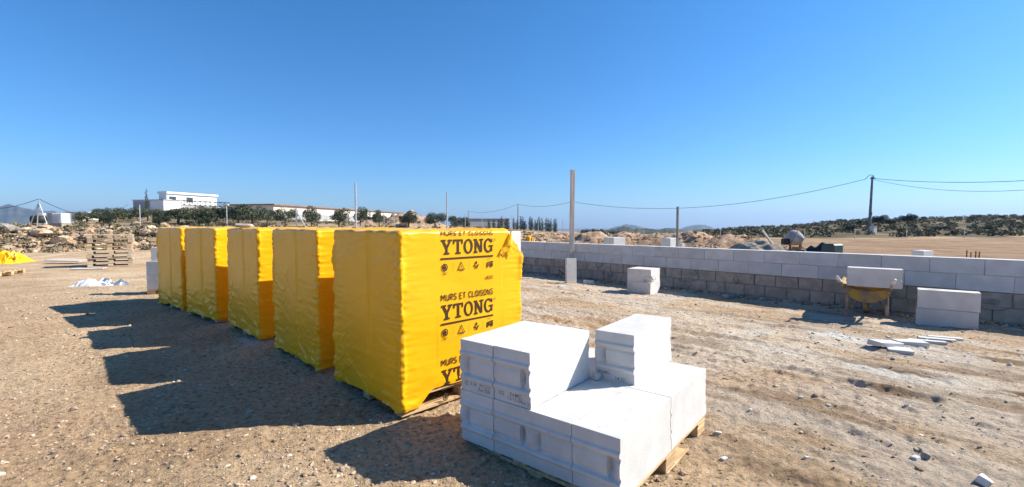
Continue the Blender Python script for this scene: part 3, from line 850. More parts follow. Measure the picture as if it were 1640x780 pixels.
fo = MB(); fo.box((0, 0, 0), (tmax - tmin, .34, .16), bev=.01); fb_ = fo.build('footing', M['mortar'], wall)
p_ = wpt((tmin + tmax) / 2, .125); fb_.location = (p_[0], p_[1], WTOP - 1.03); fb_.rotation_euler = (0, 0, WANG)
# smeared mortar on the concrete courses
for k in range(26):
    t = rnd.uniform(-3, 11); a = MB(); w_, h_ = rnd.uniform(.08, .3), rnd.uniform(.06, .2)
    pts = [(math.cos(i / 12 * 6.283) * w_ / 2 * rnd.uniform(.7, 1.1), math.sin(i / 12 * 6.283) * h_ / 2 * rnd.uniform(.7, 1.15)) for i in range(12)]
    v = [(x, .004, z) for x, z in pts] + [(x * .85, .013, z * .85) for x, z in pts]
    a.add(v, [(i, (i + 1) % 12, 12 + (i + 1) % 12, 12 + i) for i in range(12)] + [tuple(range(12, 24))])
    o = a.build('mortar_smear', M['mortar'], wall); p_ = wpt(t, .014); o.location = (p_[0], p_[1], WTOP - rnd.uniform(.52, .85)); o.rotation_euler = (0, 0, WANG)

# ------------------------------------------------------------------ loose blocks on the site
plain = aerated_mesh('aerated_block', .62, .25, .30, 1, 5)
slab_ = aerated_mesh('aerated_block', .62, .125, .30, 1, 6)
def put(me, name, label, cat, p, z, rz, rot=None, group=None):
    o = link(name, me, None, (p[0], p[1], z), rot or (0, 0, rz)); return tag(o, label, cat, group)
# pair on the ground at the wall
e0 = Vector((2.935, 9.57, 0)); e1 = Vector((2.478, 9.74, 0)); d1 = (e1 - e0).normalized(); d2 = Vector((-d1.y, d1.x, 0)); d2 = d2 if d2.y > 0 else -d2
d1 = Vector((-.77, .64, 0)); d2 = Vector((.64, .77, 0))
cpair = e0 + d1 * .267 + d2 * .26; rzp = math.atan2(d2.y, d2.x)
pairm = aerated_mesh('aerated_block', .52, .53, .275, 1, 8, M['wallwhite'], profile=False)
zg = gz(cpair.x, cpair.y) - .01
put(pairm, 'aerated_block', 'lower white block of the short pair on the earth before the wall', 'block', cpair, zg, rzp, group='loose white blocks')
bm2 = aerated_mesh('aerated_block', .52, .53, .275, 1, 9, M['wallwhite'], profile=False)
for vv in bm2.vertices:                                   # broken corner of the upper block
    if vv.co.x < -.02 and vv.co.y < -.10 and vv.co.z < .14: vv.co.x += .05 + .03 * vn(vv.co.y * 14, vv.co.z * 16, 4); vv.co.y += .02 * float(vn(vv.co.x * 9, vv.co.z * 30, 5))
    vv.co.x += .006 * float(vn(vv.co.y * 11, vv.co.z * 11, 14))
put(bm2, 'aerated_block', 'upper white block of the short pair, with a broken lower corner', 'block', cpair + Vector((.0, .012, 0)), zg + .277, rzp + .03, group='loose white blocks')
# slab on end in front of the batten
p = ground_at(914, 454); sl_ = aerated_mesh('aerated_block', .66, .09, .275, 1, 10, M['wallwhite'], profile=False)
o = put(sl_, 'block_slab', 'white slab standing on end against the foot of the tall batten', 'slab', (p.x, p.y + .12), p.z + .32, 0, rot=(0, math.pi / 2 + .12, 0))
ac_ = Vector((-.985, .17, .03)).normalized(); o.rotation_euler = Matrix((Vector((0, .10, .995)), Vector((.17, .98, -.10)), ac_)).transposed().to_euler(); o.location = Vector((p.x, p.y + .06, p.z + .32)) - ac_ * .1375
# slab leaning on the wall behind the pair
p = on(1064, 11.0); sl2 = aerated_mesh('block_slab', .55, .08, .22, 1, 12, profile=False)
o = put(sl2, 'block_slab', 'thin pale slab leaning on the wall behind the block pair', 'slab', (p.x, p.y), 0, 0); o.rotation_euler = Euler((math.radians(75), math.radians(92), WANG + .3), 'XYZ'); o.location = (p.x, p.y, p.z + .25)
# small offcuts
def offcut(px, py, dims, rz, label, cat='offcut', m='white', tilt=(0, 0), dz=0.0, name='block_offcut', seed=1):
    p = ground_at(px, py); me = rough_block(name, *dims, M[m], seed, min(dims) * .10, min(dims) * .1)
    o = link(name, me, None, (p.x, p.y, gzr(p.x, p.y) + dims[2] / 2 - .006 + dz), (tilt[0], tilt[1], rz)); return tag(o, label, cat, 'block offcuts on the earth')
offcut(943, 455, (.26, .10, .10), -.35, 'bright squared offcut lying right of the upright slab', seed=3)
offcut(901, 460, (.20, .14, .04), .3, 'flat pale offcut lying just left below the upright slab', seed=4)
offcut(1418, 559, (.34, .15, .05), .25, 'long thin offcut at the near left of the offcut scatter', tilt=(0, .10), dz=.03, seed=5)
offcut(1440, 564, (.22, .18, .05), -.5, 'square thin offcut half under the long thin one', seed=6)
offcut(1457, 552, (.30, .18, .05), -.2, 'broad pale offcut in the middle of the offcut scatter', dz=.01, seed=7)
offcut(1484, 549, (.36, .08, .035), -.45, 'narrow strip offcut next to the broad pale one', seed=8)
offcut(1500, 547, (.36, .08, .035), -.45, 'middle narrow strip offcut of the parallel three', seed=9)
offcut(1513, 545, (.34, .07, .035), -.45, 'outer narrow strip offcut of the parallel three, towards the stacked pair', seed=10)
offcut(1168, 478, (.22, .14, .07), .4, 'grey lump of mortar in the wall shadow beside open earth', 'lump', 'mortar', seed=11)
offcut(1466, 736, (.045, .030, .022), .4, 'small white fragment touching a grey stone', 'fragment', seed=12)
offcut(1482, 733, (.042, .034, .034), 1.1, 'small grey stone touching a white fragment', 'stone', 'greyrock', (.3, .2), name='stone', seed=13)
offcut(1576, 772, (.070, .050, .038), .6, 'pale grey pointed stone at the near right of the site', 'stone', 'wallwhite', (.5, .2), name='stone', seed=14)
offcut(1284, 695, (.045, .016, .008), .8, 'pale yellow wood splinter on the bare earth', 'splinter', 'wood', name='wood_splinter', seed=15)
offcut(1292, 738, (.025, .018, .018), .2, 'tiny white crumb below the yellow splinter', 'fragment', seed=16)
offcut(1150, 702, (.036, .024, .014), -.5, 'pale chip on the earth beside the pallet', 'fragment', seed=17)
offcut(1160, 737, (.038, .026, .016), .5, 'second pale chip on the earth nearer the bottom of the view', 'fragment', seed=18)
# pair of long blocks stacked on the right
c0, c1 = ground_at(1466, 520), ground_at(1567, 531)
ddir = (c1 - c0); ddir.z = 0; ddir.normalize(); nn = Vector((-ddir.y, ddir.x, 0)); nn = nn if nn.y > 0 else -nn
ll = .66; cc = (c0 + c1) / 2 + nn * .12; za = gz(cc.x, cc.y) - .012; rza = math.atan2(ddir.y, ddir.x)
lowm = aerated_mesh('aerated_block', ll, .23, .272, 1, 15, M['wallwhite'], profile=False); upm = aerated_mesh('aerated_block', ll, .25, .272, -1, 16, M['wallwhite'], profile=False)
put(lowm, 'aerated_block', 'lower long white block of the stacked pair right of the wheelbarrow', 'block', cc, za, rza, group='loose white blocks')
ou = put(upm, 'aerated_block', 'upper long white block of the pair, with an oval hole in its top', 'block', cc + nn * .012 + ddir * .012, za + .276, rza + .012, group='loose white blocks')
hl = MB(); hl.add([(.085 * math.cos(i / 18 * 6.283) - .15, .042 * math.sin(i / 18 * 6.283), .2728) for i in range(18)] + [(.068 * math.cos(i / 18 * 6.283) - .15, .033 * math.sin(i / 18 * 6.283), .2735) for i in range(18)], [(i, (i + 1) % 18, 18 + (i + 1) % 18, 18 + i) for i in range(18)])
hl.build('grip_hole_rim', M['mortar'], ou)
hb = MB(); hb.add([(.068 * math.cos(i / 18 * 6.283) - .15, .033 * math.sin(i / 18 * 6.283), .2731) for i in range(18)], [tuple(range(18))]); hb.build('grip_hole', M['mortar'], ou)

# ------------------------------------------------------------------ wheelbarrow
lr, lf = Vector((5.86, 7.05, 0)), Vector((5.46, 7.36, 0))
mid = (lr + lf) / 2; across = (lr - lf).normalized(); axis = Vector((-across.y, across.x, 0)); axis = axis if axis.y > 0 else -axis
zb = gz(mid.x, mid.y)
wb = thing('wheelbarrow', 'muddy yellow wheelbarrow with two white blocks across its tray', 'wheelbarrow', (mid.x, mid.y, zb), math.atan2(axis.y, axis.x))
# local: +x forward (to the wheel), +y to the left, z up
tray = []
nx_, ny_ = 15, 17
for i in range(nx_):
    a = i / (nx_ - 1)
    row = []
    for j in range(ny_):
        b = j / (ny_ - 1) * 2 - 1
        x = -.30 + .92 * a; wtop = .31 + .02 * math.sin(a * math.pi)
        depth = .17 * (1 - abs(b) ** 3.2) * sm((a + .02) / .18) * sm((1.04 - a) / .45)
        row.append((x + (.10 * (1 - abs(b) ** 3) * (a < .1) * 0), b * wtop * (1 - .18 * (1 - abs(b))), .555 - float(depth) - (.02 if abs(b) < .6 and a < .05 else 0) + .03 * a))
    tray.append(row)
v_, f_ = grid_mesh(np.array(tray)); v2 = v_.copy(); v2[:, 2] -= .006
n0 = len(v_)
i_ = np.arange(nx_ * ny_).reshape(nx_, ny_); rim = list(i_[0]) + list(i_[1:, -1]) + list(i_[-1, -2::-1]) + list(i_[-2:0:-1, 0])
sidef = np.array([(rim[k], rim[(k + 1) % len(rim)], n0 + rim[(k + 1) % len(rim)], n0 + rim[k]) for k in range(len(rim))])
tr = link('tray', fastmesh('tray', np.concatenate([v_, v2]), np.concatenate([f_, f_[:, ::-1] + n0, sidef]), M['barrow'], True), wb)
rb_ = MB(); pts = [Vector(v_[k]) + Vector((0, 0, .004)) for k in rim]; rb_.path(pts + [pts[0]], .011, 6); rb_.build('rim', M['barrow'], tr, smooth=True)
apn = MB()
for sgn in (1,):
    g = np.array([[(-.315 - .05 * (1 - t), b * (.30 - .03 * (1 - t)), .555 - .17 * (1 - t) * (1 - .3 * abs(b) ** 3) - .085 * (1 - b * b)) for b in np.linspace(-1, 1, 13)] for t in np.linspace(0, 1, 5)])
    vv_, ff_ = grid_mesh(g)
    g2 = vv_ + np.array([.008, 0, 0]); apn.add(vv_, ff_); apn.add(g2, ff_[:, ::-1])
apn.build('rear_panel', M['barrow'], wb, smooth=True)
for s_ in (-1, 1):
    h = MB(); h.path([(.62, .13 * s_, .22), (.1, .22 * s_, .34), (-.38, .27 * s_, .50), (-.66, (.34 if s_ > 0 else .29) * s_, .655)], .018, 8)
    ho = h.build('handle', M['bareworn'], wb, smooth=True)
    g = MB(); g.tube((-.62, (.331 if s_ > 0 else .285) * s_, .633), (-.76, (.364 if s_ > 0 else .305) * s_, .71), .024, .022, 10); g.build('grip', M['grip'], ho, smooth=True)
    l_ = MB(); l_.path([(.06, .25 * s_, .42), (0, .25 * s_, .25), (-.01, .255 * s_, .02)], .021, 8); l_.box((0, .255 * s_, .008), (.09, .06, .012)); l_.build('leg', M['bareworn'], wb)
    br = MB(); br.path([(-.01, .25 * s_, .10), (.35, .16 * s_, .27)], .011, 6); br.build('brace', M['barrow'], wb)
wheel = link('wheel', None, wb, (.60, 0, .185))
ty = MB(); Rx = Matrix.Rotation(math.pi / 2, 4, 'X')
ty.lathe([(.115, -.03), (.15, -.042), (.178, -.03), (.187, 0), (.178, .03), (.15, .042), (.115, .03)], 26, Rx); ty.build('tyre', M['mudtyre'], wheel, smooth=True)
ri = MB(); ri.lathe([(.0, -.028), (.09, -.022), (.118, -.034), (.118, .034), (.09, .022), (.0, .028)], 26, Rx); ri.build('rim', M['barrow'], wheel, smooth=True)
fk = MB()
for s_ in (-1, 1): fk.path([(.60, .065 * s_, .185), (.40, .15 * s_, .30)], .014, 6)
fk.tube((.60, -.07, .185), (.60, .07, .185), .014, n=8); fk.build('fork', M['barrow'], wb)
# two slabs lying across the tray
q0, q1 = at(1360, 440, 7.05), at(1440, 443, 6.72)
bd_ = (q1 - q0); bd_.z = 0; bd_.normalize(); bn = Vector((-bd_.y, bd_.x, 0)); bn = bn if bn.y > 0 else -bn
rzb = math.atan2(bd_.y, bd_.x); cm = at(1400, 441, 6.9)
sb1 = aerated_mesh('aerated_block', .66, .118, .285, 1, 21, M['wallwhite']); sb2 = aerated_mesh('aerated_block', .66, .118, .285, -1, 22, M['wallwhite'])
zz0 = zb + .545
for k, (me_, lb) in enumerate(((sb1, 'nearer white block of the two on the wheelbarrow'), (sb2, 'white block behind the nearer one on the wheelbarrow'))):
    c = cm + bn * (.06 + k * .121) + bd_ * (k * .02)
    put(me_, 'aerated_block', lb, 'block', c, zz0, rzb, group='loose white blocks').rotation_euler = (0, .012, rzb + .01 * k)

# ------------------------------------------------------------------ posts, and things behind the wall
def batten(px, ptop, pbot, d, w, m, label, name='timber_batten', lean=(0, 0), cat='batten', pz=None):
    p = on(px, d); zt = at(px, ptop, d).z; h = zt - p.z + .15
    mb = MB(); mb.box((0, 0, h / 2 - .15), (w, w * .55, h), bev=.004)
    return tag(mb.build(name, m, None, (p.x, p.y, p.z), (lean[0], lean[1], .25)), label, cat)
batten(915, 272, 440, 12.7, .12, M['greywood'], 'tall weathered timber batten standing up in front of the wall', lean=(0, .012))
mp = MB(); p = on(1085, 11.6); zt = at(1085, 331, 11.6).z
mp.tube((0, 0, -.1), (0, 0, zt - p.z), .034, n=8); tag(mp.build('steel_post', M['pole'], None, tuple(p)), 'thin grey post behind the wall beside a small white block', 'post')
rd = MB(); a_, b_ = ground_at(905, 443), at(893, 428, 13.2); rd.tube((a_.x, a_.y - .02, a_.z + .04), (b_.x, b_.y - .25, b_.z - .05), .013, n=6); tag(rd.build('steel_rod', M['rust'], None), 'dark rod leaning on the wall by the upright slab', 'rod')

def behind(px, ptop, d, dims, rz, label, cat, m, name, group=None, seed=2, bev=.01, jit=.004, dzz=0):
    """a box-like thing standing on the earth beyond the wall with its top at pixel row ptop"""
    p = on(px, d); zt = at(px, ptop, d).z
    me = rough_block(name, dims[0], dims[1], dims[2], M[m], seed, jit, bev)
    return tag(link(name, me, None, (p.x, p.y, zt - dims[2] / 2 + dzz), (0, 0, rz)), label, cat, group)
G2 = 'white blocks beyond the wall'
def support(px, d, ztop, w, label):
    """pallet stack that carries a block seen over the wall"""
    p = on(px, d); mb = thing('wooden_pallet', label, 'pallet', (p.x - w / 2, p.y - .2, p.z), 0, 'pallets hidden beyond the wall')
def tower(px, ptop, d, w, dep, rz, labels, n=2):
    p = on(px, d); zt = at(px, ptop, d).z; h = (zt - p.z) / n
    for k in range(n):
        me = rough_block('aerated_block', w, dep, h - .004, M['white'], 70 + k + int(px), .004, .008)
        tag(link('aerated_block', me, None, (p.x, p.y, p.z + h * (k + .5)), (0, 0, rz + .02 * k)), labels[k], 'block', G2)
tower(984, 380, 15.2, .50, .55, .42, ['lowest white block under the big one seen beyond the wall', 'covered white block under the big one seen beyond the wall', 'big white block showing above the wall right of two wooden wedges'], 3)
tower(1073, 381, 13.4, .38, .32, .55, ['lower white block hidden beyond the wall at the thin grey post', 'middle white block hidden beyond the wall at the thin grey post', 'small white block above the wall touching the thin grey post'], 3)
tower(1092, 390, 12.6, .12, .14, .4, ['lower small white block right of the thin grey post', 'upper small white block right of the thin grey post'], 2)
tower(923, 386, 17.0, .12, .14, .3, ['lower little white block beyond the wall beside the tall batten', 'upper little white block peeping over the wall beside the tall batten'], 2)
tower(1479, 401, 8.6, .30, .2, .3, ['lower pale block hidden by the wall near the rusty bars', 'middle pale block hidden by the wall near the rusty bars', 'pale block edge peeping over the wall left of the rusty bars'], 3)
for px, a, lb in ((957, .25, 'outer wooden wedge leaning beyond the wall'), (965, -.3, 'wooden wedge leaning next to the big white block')):
    p = on(px, 15.0); zt = at(px, 382, 15.0).z; mb = MB(); mb.box((0, 0, (zt - p.z) / 2), (.09, .05, zt - p.z + .02)); tag(mb.build('wooden_stake', M['wood'], None, tuple(p), (0, a * .25, .3)), lb, 'stake')
for k, (px, tp) in enumerate(((1551, 401), (1556, 404), (1562, 402), (1566, 403))):
    p = on(px, 8.3); zt = at(px, tp, 8.3).z; mb = MB(); mb.tube((0, 0, -.1), (0, 0, zt - p.z), .011, n=6)
    tag(mb.build('reinforcing_bar', M['rust'], None, tuple(p), (.02 * k - .03, .02, 0)), ['first rusty bar beyond the wall, nearest the pale block', 'second rusty bar beyond the wall, close by the first', 'third rusty bar beyond the wall, next to the last', 'last rusty bar beyond the wall, farthest from the pale block'][k], 'steel bar', 'rusty bars beyond the wall')
# dark green tub, dark sheeting, sack
p = on(1334, 10.6); zt = at(1334, 390.5, 10.6).z; hh = zt - p.z
mb = MB(); mb.box((0, 0, hh / 2), (.34, .30, hh), bev=.03); tb = thing('water_tub', 'dark green square tub with a pale edge showing above the wall', 'tub', tuple(p), .35); mb.build('tub_body', M['green'], tb)
ed = MB(); ed.box((.18, -.08, hh / 2), (.02, .10, hh), bev=.004); ed.build('pale_edge', M['grip'], tb)
def cloth(name, px0, px1, d, ptop, depth, m, label, cat, seed, peaks):
    p0, p1 = on(px0, d), on(px1, d); zt = at(px0, ptop, d).z
    n, k = 46, 22; P = np.zeros((k, n, 3)); base = gz((p0.x + p1.x) / 2, (p0.y + p1.y) / 2)
    for i in range(k):
        for j in range(n):
            a, b = j / (n - 1), i / (k - 1)
            x = p0.x + (p1.x - p0.x) * a; y = p0.y + (p1.y - p0.y) * a + depth * (b - .5)
            h = sum(hh_ * math.exp(-((a - c_) / w_) ** 2) for c_, w_, hh_ in peaks) * math.sin(b * math.pi) ** .5
            h = min(h, 1.0) * (.9 + .1 * math.sin(a * 9)); h *= .86 + .14 * float(vn(a * 7 + seed, b * 5, seed)); h += .03 * abs(float(vn(a * 13, b * 11, seed + 2)))
            P[i, j] = (x, y, base - .02 + h * (zt - base))
    v_, f_ = grid_mesh(P); return tag(link(name, fastmesh(name, v_, f_, m), None), label, cat)
cloth('dark_sheeting', 1256, 1322, 11.6, 387, 1.1, M['dark'], 'crumpled dark sheeting heaped behind the wall under the mixer', 'sheeting', 5, [(.12, .16, .86), (.42, .2, .95), (.72, .2, .90), (.95, .14, .82)])
cloth('pale_sack', 1240, 1262, 11.9, 392, .5, M['grip'], 'small pale sack left of the dark sheeting beyond the wall', 'sack', 9, [(.35, .3, .95), (.8, .3, .7)])
cloth('gravel_heap', 1168, 1245, 17.5, 380, 3.2, M['gravel'], 'grey gravel heap with a plank leaning on it beyond the wall', 'heap', 13, [(.3, .3, .85), (.62, .25, .95), (.85, .2, .5)])
a_, b_ = at(1221, 369, 17.0), at(1238, 392, 16.6); mb = MB(); mb.tube(a_, (b_ + (b_ - a_) * .6), .045, n=4); tag(mb.build('leaning_plank', M['greywood'], None), 'grey plank leaning on the gravel heap', 'plank')
# concrete mixer
mx = on(1273, 14.6); zc = at(1273, 381, 14.6).z
mxr = thing('concrete_mixer', 'cement caked concrete mixer with a tilted pale drum beyond the wall', 'concrete mixer', tuple(mx), 0)
hz = zc - mx.z
dr = MB(); Md = Matrix.Translation((0, 0, hz)) @ Vector((.72, -.55, -.42)).to_track_quat('Z', 'Y').to_matrix().to_4x4() @ Matrix.Scale(.78, 4)
dr.lathe([(0, -.30), (.16, -.295), (.27, -.20), (.31, -.05), (.31, .05), (.24, .20), (.17, .30), (.175, .315)], 24, Md); dr.build('drum', M['greycement'], mxr, smooth=True)
mo_ = MB(); mo_.lathe([(.168, .305), (.14, .20), (.0, .12)], 20, Md); mo_.build('drum_mouth', M['mixmouth'], mxr, smooth=True)
rg = MB(); rg.lathe([(.315, -.025), (.335, -.015), (.335, .015), (.315, .025)], 24, Md); rg.build('ring_gear', M['bareworn'], mxr)
fr = MB(); fr.path([(-.12, .05, hz - .05), (-.10, 0, .25), (-.10, 0, 0)], .035, 8); fr.path([(-.35, -.25, .03), (.40, .2, .03)], .025); fr.path([(.40, -.2, .03), (-.35, .25, .03)], .025); fr.build('stand', M['rust'], mxr)
mh = MB(); mh.box((-.30, -.02, hz - .12), (.20, .22, .20), bev=.03); mh.build('motor_housing', M['dark'], mxr)
pt = MB(); pt.box((.16, -.05, hz - .30), (.05, .10, .26), bev=.008); pt.box((.05, .03, hz - .36), (.20, .05, .16), bev=.01); pt.build('tilt_bracket', M['barrow'], mxr)

# ------------------------------------------------------------------ left: pallets, film heap, white stack, sheeting
pst = ground_at(161, 427.5)
for k in range(8):
    t = thing('wooden_pallet', ['bottom pallet of the tall stack of weathered pallets', 'second pallet up in the stack of weathered pallets', 'third pallet up in the stack of weathered pallets', 'fourth pallet up in the stack of weathered pallets',
              'fourth pallet from the top of the weathered stack', 'third pallet from the top of the weathered stack', 'pallet just under the top one of the weathered stack', 'top pallet of the tall stack of weathered pallets'][k], 'pallet',
              (0, 0, 0), 0, 'stacked weathered pallets')
    rz = .66 + rnd.uniform(-.012, .012) - (.03 if k > 5 else 0)
    c_ = Vector((pst.x + rnd.uniform(-.015, .015) + (.04 if k > 5 else 0), pst.y + .45 + rnd.uniform(-.03, .03), 0)); off = Vector((math.cos(rz) * .62 - math.sin(rz) * .45, math.sin(rz) * .62 + math.cos(rz) * .45, 0))
    t.location = (c_.x - off.x, c_.y - off.y, pst.z + k * .143 + .01); t.rotation_euler = (0, 0, rz)
    wooden_pallet(t, 1.24, .90, 'oldwood' if k != 5 else 'wood', h=.142)
# pallet end at the left edge, yellow film heap behind
p = ground_at(14, 443); t = thing('wooden_pallet', 'fresh pale pallet lying alone near the crumpled yellow film', 'pallet', (p.x - 1.18, p.y - .55, p.z + .02), .28)
wooden_pallet(t, 1.2, 1.0, 'wood', h=.142)
def heap(name, c, sx, sy, h, m, label, cat, seed, rz=0, group=None, n=64):
    P = []
    for i in range(26):
        q = i / 25; row = []
        for j in range(n):
            a = 2 * math.pi * j / n
            r = q * (1 + .14 * float(vn(math.cos(a) * 2 + seed, math.sin(a) * 2, seed)))
            fold = abs(float(vn(math.cos(a) * r * 4 + seed, math.sin(a) * r * 4, seed + 1)))
            z = h * (1 - q ** 2.4) * (.72 + .9 * (.35 - fold)) + .04 * h * float(vn(r * 14, a * 5, seed + 2))
            row.append((math.cos(a) * r * sx, math.sin(a) * r * sy, max(z, -.01)))
        P.append(row + [row[0]])
    v_, f_ = grid_mesh(np.array(P)); return tag(link(name, fastmesh(name, v_, f_, m), None, (c[0], c[1], gz(c[0], c[1])), (0, 0, rz)), label, cat, group)
def crumple(name, c, sx, sy, h, m, label, cat, seed, rz=0, nx=15, ny=11):
    rs_ = np.random.RandomState(seed); P = np.zeros((ny, nx, 3))
    for i in range(ny):
        for j in range(nx):
            a, b = j / (nx - 1) * 2 - 1, i / (ny - 1) * 2 - 1
            e = max(0.0, 1 - (a * a) ** 1.3 - (b * b) ** 1.3)
            z = h * (e ** .5) * max(0.02, .55 + .9 * float(vn(a * 2.1 + seed, b * 2.1, seed)) + .35 * rs_.uniform(-1, 1))
            P[i, j] = (a * sx * (1 + .18 * float(vn(b * 2 + seed, a, seed + 2))) + rs_.uniform(-.5, .5) * sx / nx * 1.6, b * sy * (1 + .3 * float(vn(a * 2, b + seed, seed + 3))) + rs_.uniform(-.5, .5) * sy / ny * 1.6, z + .004)
    v_, f_ = grid_mesh(P); return tag(link(name, fastmesh(name, v_, f_, m, False), None, (c[0], c[1], gzr(c[0], c[1])), (0, 0, rz)), label, cat)
p = ground_at(2, 421); crumple('film_heap', (p.x - .1, p.y), 1.05, .8, .5, M['film'], 'heap of crumpled yellow film left of the pallet stack', 'film heap', 5, .1, 24, 16)
p = ground_at(160, 457); crumple('plastic_sheet', (p.x - .1, p.y), .42, .26, .17, M['greybag'], 'crumpled white plastic sheet on the ground before the pallet stack', 'plastic sheet', 15, .2)
p = ground_at(182, 456.5); crumple('plastic_sheet', (p.x, p.y), .34, .14, .10, M['steel'], 'flat grey sheet scrap beside the crumpled white plastic', 'plastic sheet', 17, -.1)
p = ground_at(142, 431); mb = MB(); mb.box((0, 0, .012), (.9, .3, .02), bev=.004); tag(mb.build('loose_board', M['grip'], None, (p.x, p.y, p.z + .01), (0, 0, .35)), 'pale flat board lying in front of the pallet stack', 'board')
p = ground_at(104, 422); mb = MB(); mb.box((0, 0, 0), (1.3, .5, .03), bev=.004); tag(mb.build('loose_board', M['greywood'], None, (p.x, p.y + .1, p.z + .13), (.10, .03, .05)), 'grey board propped low beside the left end of the pallet stack', 'board')
# white block stack at the end of the yellow row
wsx = on(246, 8.75)
WA = math.radians(11)
wxx = Vector((math.cos(WA), math.sin(WA), 0)); wyy = Vector((-math.sin(WA), math.cos(WA), 0))
wb0 = on(231.5, 8.55)
tp_ = thing('wooden_pallet', 'pale pallet under the white blocks at the far end of the yellow row', 'pallet', (wb0.x, wb0.y, wb0.z), WA); wooden_pallet(tp_, 1.2, 1.0, h=.10)
eb = aerated_mesh('aerated_block', .61, .25, .262, 1, 33, M['wallwhite'])
labs = iter(['bottom front white block at the far end of the yellow row', 'bottom white block behind the front one at the row end', 'bottom inner white block at the row end close to the yellow film', 'bottom back white block at the row end close to the yellow film',
             'second course front white block at the end of the yellow row', 'second course white block behind the front one at the row end', 'second course inner white block close to the last yellow pallet', 'second course back inner white block close to the last yellow pallet'])
for lev in range(2):
    for ix in range(2):
        for iy in range(2):
            c = wb0 + wxx * (.31 + ix * .615) + wyy * (.13 + iy * .255)
            put(eb, 'aerated_block', next(labs), 'block', c, wb0.z + .105 + lev * .265, WA + rnd.uniform(-.01, .01), group='white blocks at the end of the yellow row')
c = wb0 + wxx * .36 + wyy * .20
put(eb, 'aerated_block', 'topmost white block at the far end of the yellow row', 'block', c, wb0.z + .105 + 2 * .265, WA + .10, group='white blocks at the end of the yellow row')
# yellow film scraps on the rubble beyond the wall
p = on(848, 34); heap('film_scrap', (p.x, p.y), .5, .4, .7, M['film'], 'yellow film scrap standing up on the rubble beyond the wall', 'film scrap', 25)
p = on(864, 33); heap('film_scrap', (p.x, p.y), .75, .4, .3, M['film'], 'long flat yellow film scrap on the earth beyond the wall', 'film scrap', 27)
p = on(430, 5.4)

# ------------------------------------------------------------------ rocks and rubble
def rock_mesh(seed, m, sub=2, flat=.75):
    bm = bmesh.new(); bmesh.ops.create_icosphere(bm, subdivisions=sub, radius=1)
    rs = random.Random(seed)
    planes = [(Vector((rs.gauss(0, 1), rs.gauss(0, 1), rs.gauss(0, 1))).normalized(), rs.uniform(.45, .85)) for _ in range(11)]
    for v in bm.verts:
        p = v.co.copy()
        for nrm, dd in planes:
            e = p.dot(nrm) - dd
            if e > 0: p -= nrm * e
        p *= 1 + .07 * rs.uniform(-1, 1)
        v.co = Vector((p.x, p.y * .8, p.z * flat))
    me = bpy.data.meshes.new('boulder'); bm.to_mesh(me); bm.free(); me.materials.append(m)
    return me
rocks = [rock_mesh(200 + k, M['rock' if k % 4 else 'greyrock']) for k in range(9)]
def boulder(p, s, label, k=None, group='boulders on the rubble bank', rz=None):
    me = rocks[rnd.randrange(9) if k is None else k]
    o = link('boulder', me, None, (p[0], p[1], gz(p[0], p[1]) + s * .18), (rnd.uniform(-.4, .4), rnd.uniform(-.4, .4), rnd.uniform(0, 6.28) if rz is None else rz))
    o.scale = (s * rnd.uniform(.85, 1.25), s * rnd.uniform(.85, 1.2), s * rnd.uniform(.8, 1.15))
    return tag(o, label, 'boulder', group)
NAMED = [(178, 371, .62, 'big pale cube-shaped boulder on the bank above the pallet stack', 1), (158, 362, .42, 'reddish slab boulder above the big pale one on the bank', 2), (99, 388, .60, 'rounded pinkish boulder low on the bank left of the pallet stack', 3),
         (70, 377, .62, 'flat pink boulder on the bank between the tripod mast and the pallet stack', 5), (10, 372, .8, 'grey slab boulder at the left end of the bank', 4), (80, 397, .35, 'small white-faced boulder at the foot of the bank', 6),
         (216, 361, .7, 'dark-sided boulder on the bank just left of the yellow row', 7), (260, 361, .75, 'broad tan boulder on the crest above the last yellow pallet', 2), (332, 354, .7, 'reddish boulder showing above the yellow row under the trees', 3), (222, 399, .40, 'low reddish stone on the ground behind the white row-end blocks', 1)]
for px, py, s, lb, k in NAMED:
    p = ground_at(px, py); boulder(p, s, lb, k)
def along(t, BP=BERM):
    L_ = [math.hypot(b[0] - a[0], b[1] - a[1]) for a, b in zip(BP[:-1], BP[1:])]; t *= sum(L_)
    for (a, b), l in zip(zip(BP[:-1], BP[1:]), L_):
        if t <= l: return (a[0] + (b[0] - a[0]) * t / l, a[1] + (b[1] - a[1]) * t / l, (b[1] - a[1]) / l, -(b[0] - a[0]) / l)
        t -= l
    return (b[0], b[1], 1, 0)
for k in range(170):
    q = rnd.random() ** 1.5; x, y, nx_, ny_ = along(q); o_ = rnd.uniform(-.6, 4.0)
    s = min(.6, .11 + rnd.expovariate(8)) * (1 - .55 * q)
    kk = rnd.randrange(9); bx, by = x + nx_ * o_ * -1 * (1 if ny_ > 0 else -1), y + ny_ * o_ * -1 * (1 if ny_ > 0 else -1)
    ppx = 820 + FPX * bx / by
    boulder((bx, by), s, '%s %s boulder of the rubble bank %s' % ('grey' if kk % 4 == 0 else 'tan', 'small' if s < .2 else 'fair-sized' if s < .35 else 'big',
            'at its left end' if ppx < 110 else 'behind the pallet stack' if ppx < 240 else 'above the far yellow pallets' if ppx < 430 else 'above the near yellow pallets' if ppx < 838 else 'beyond the block wall'), kk)

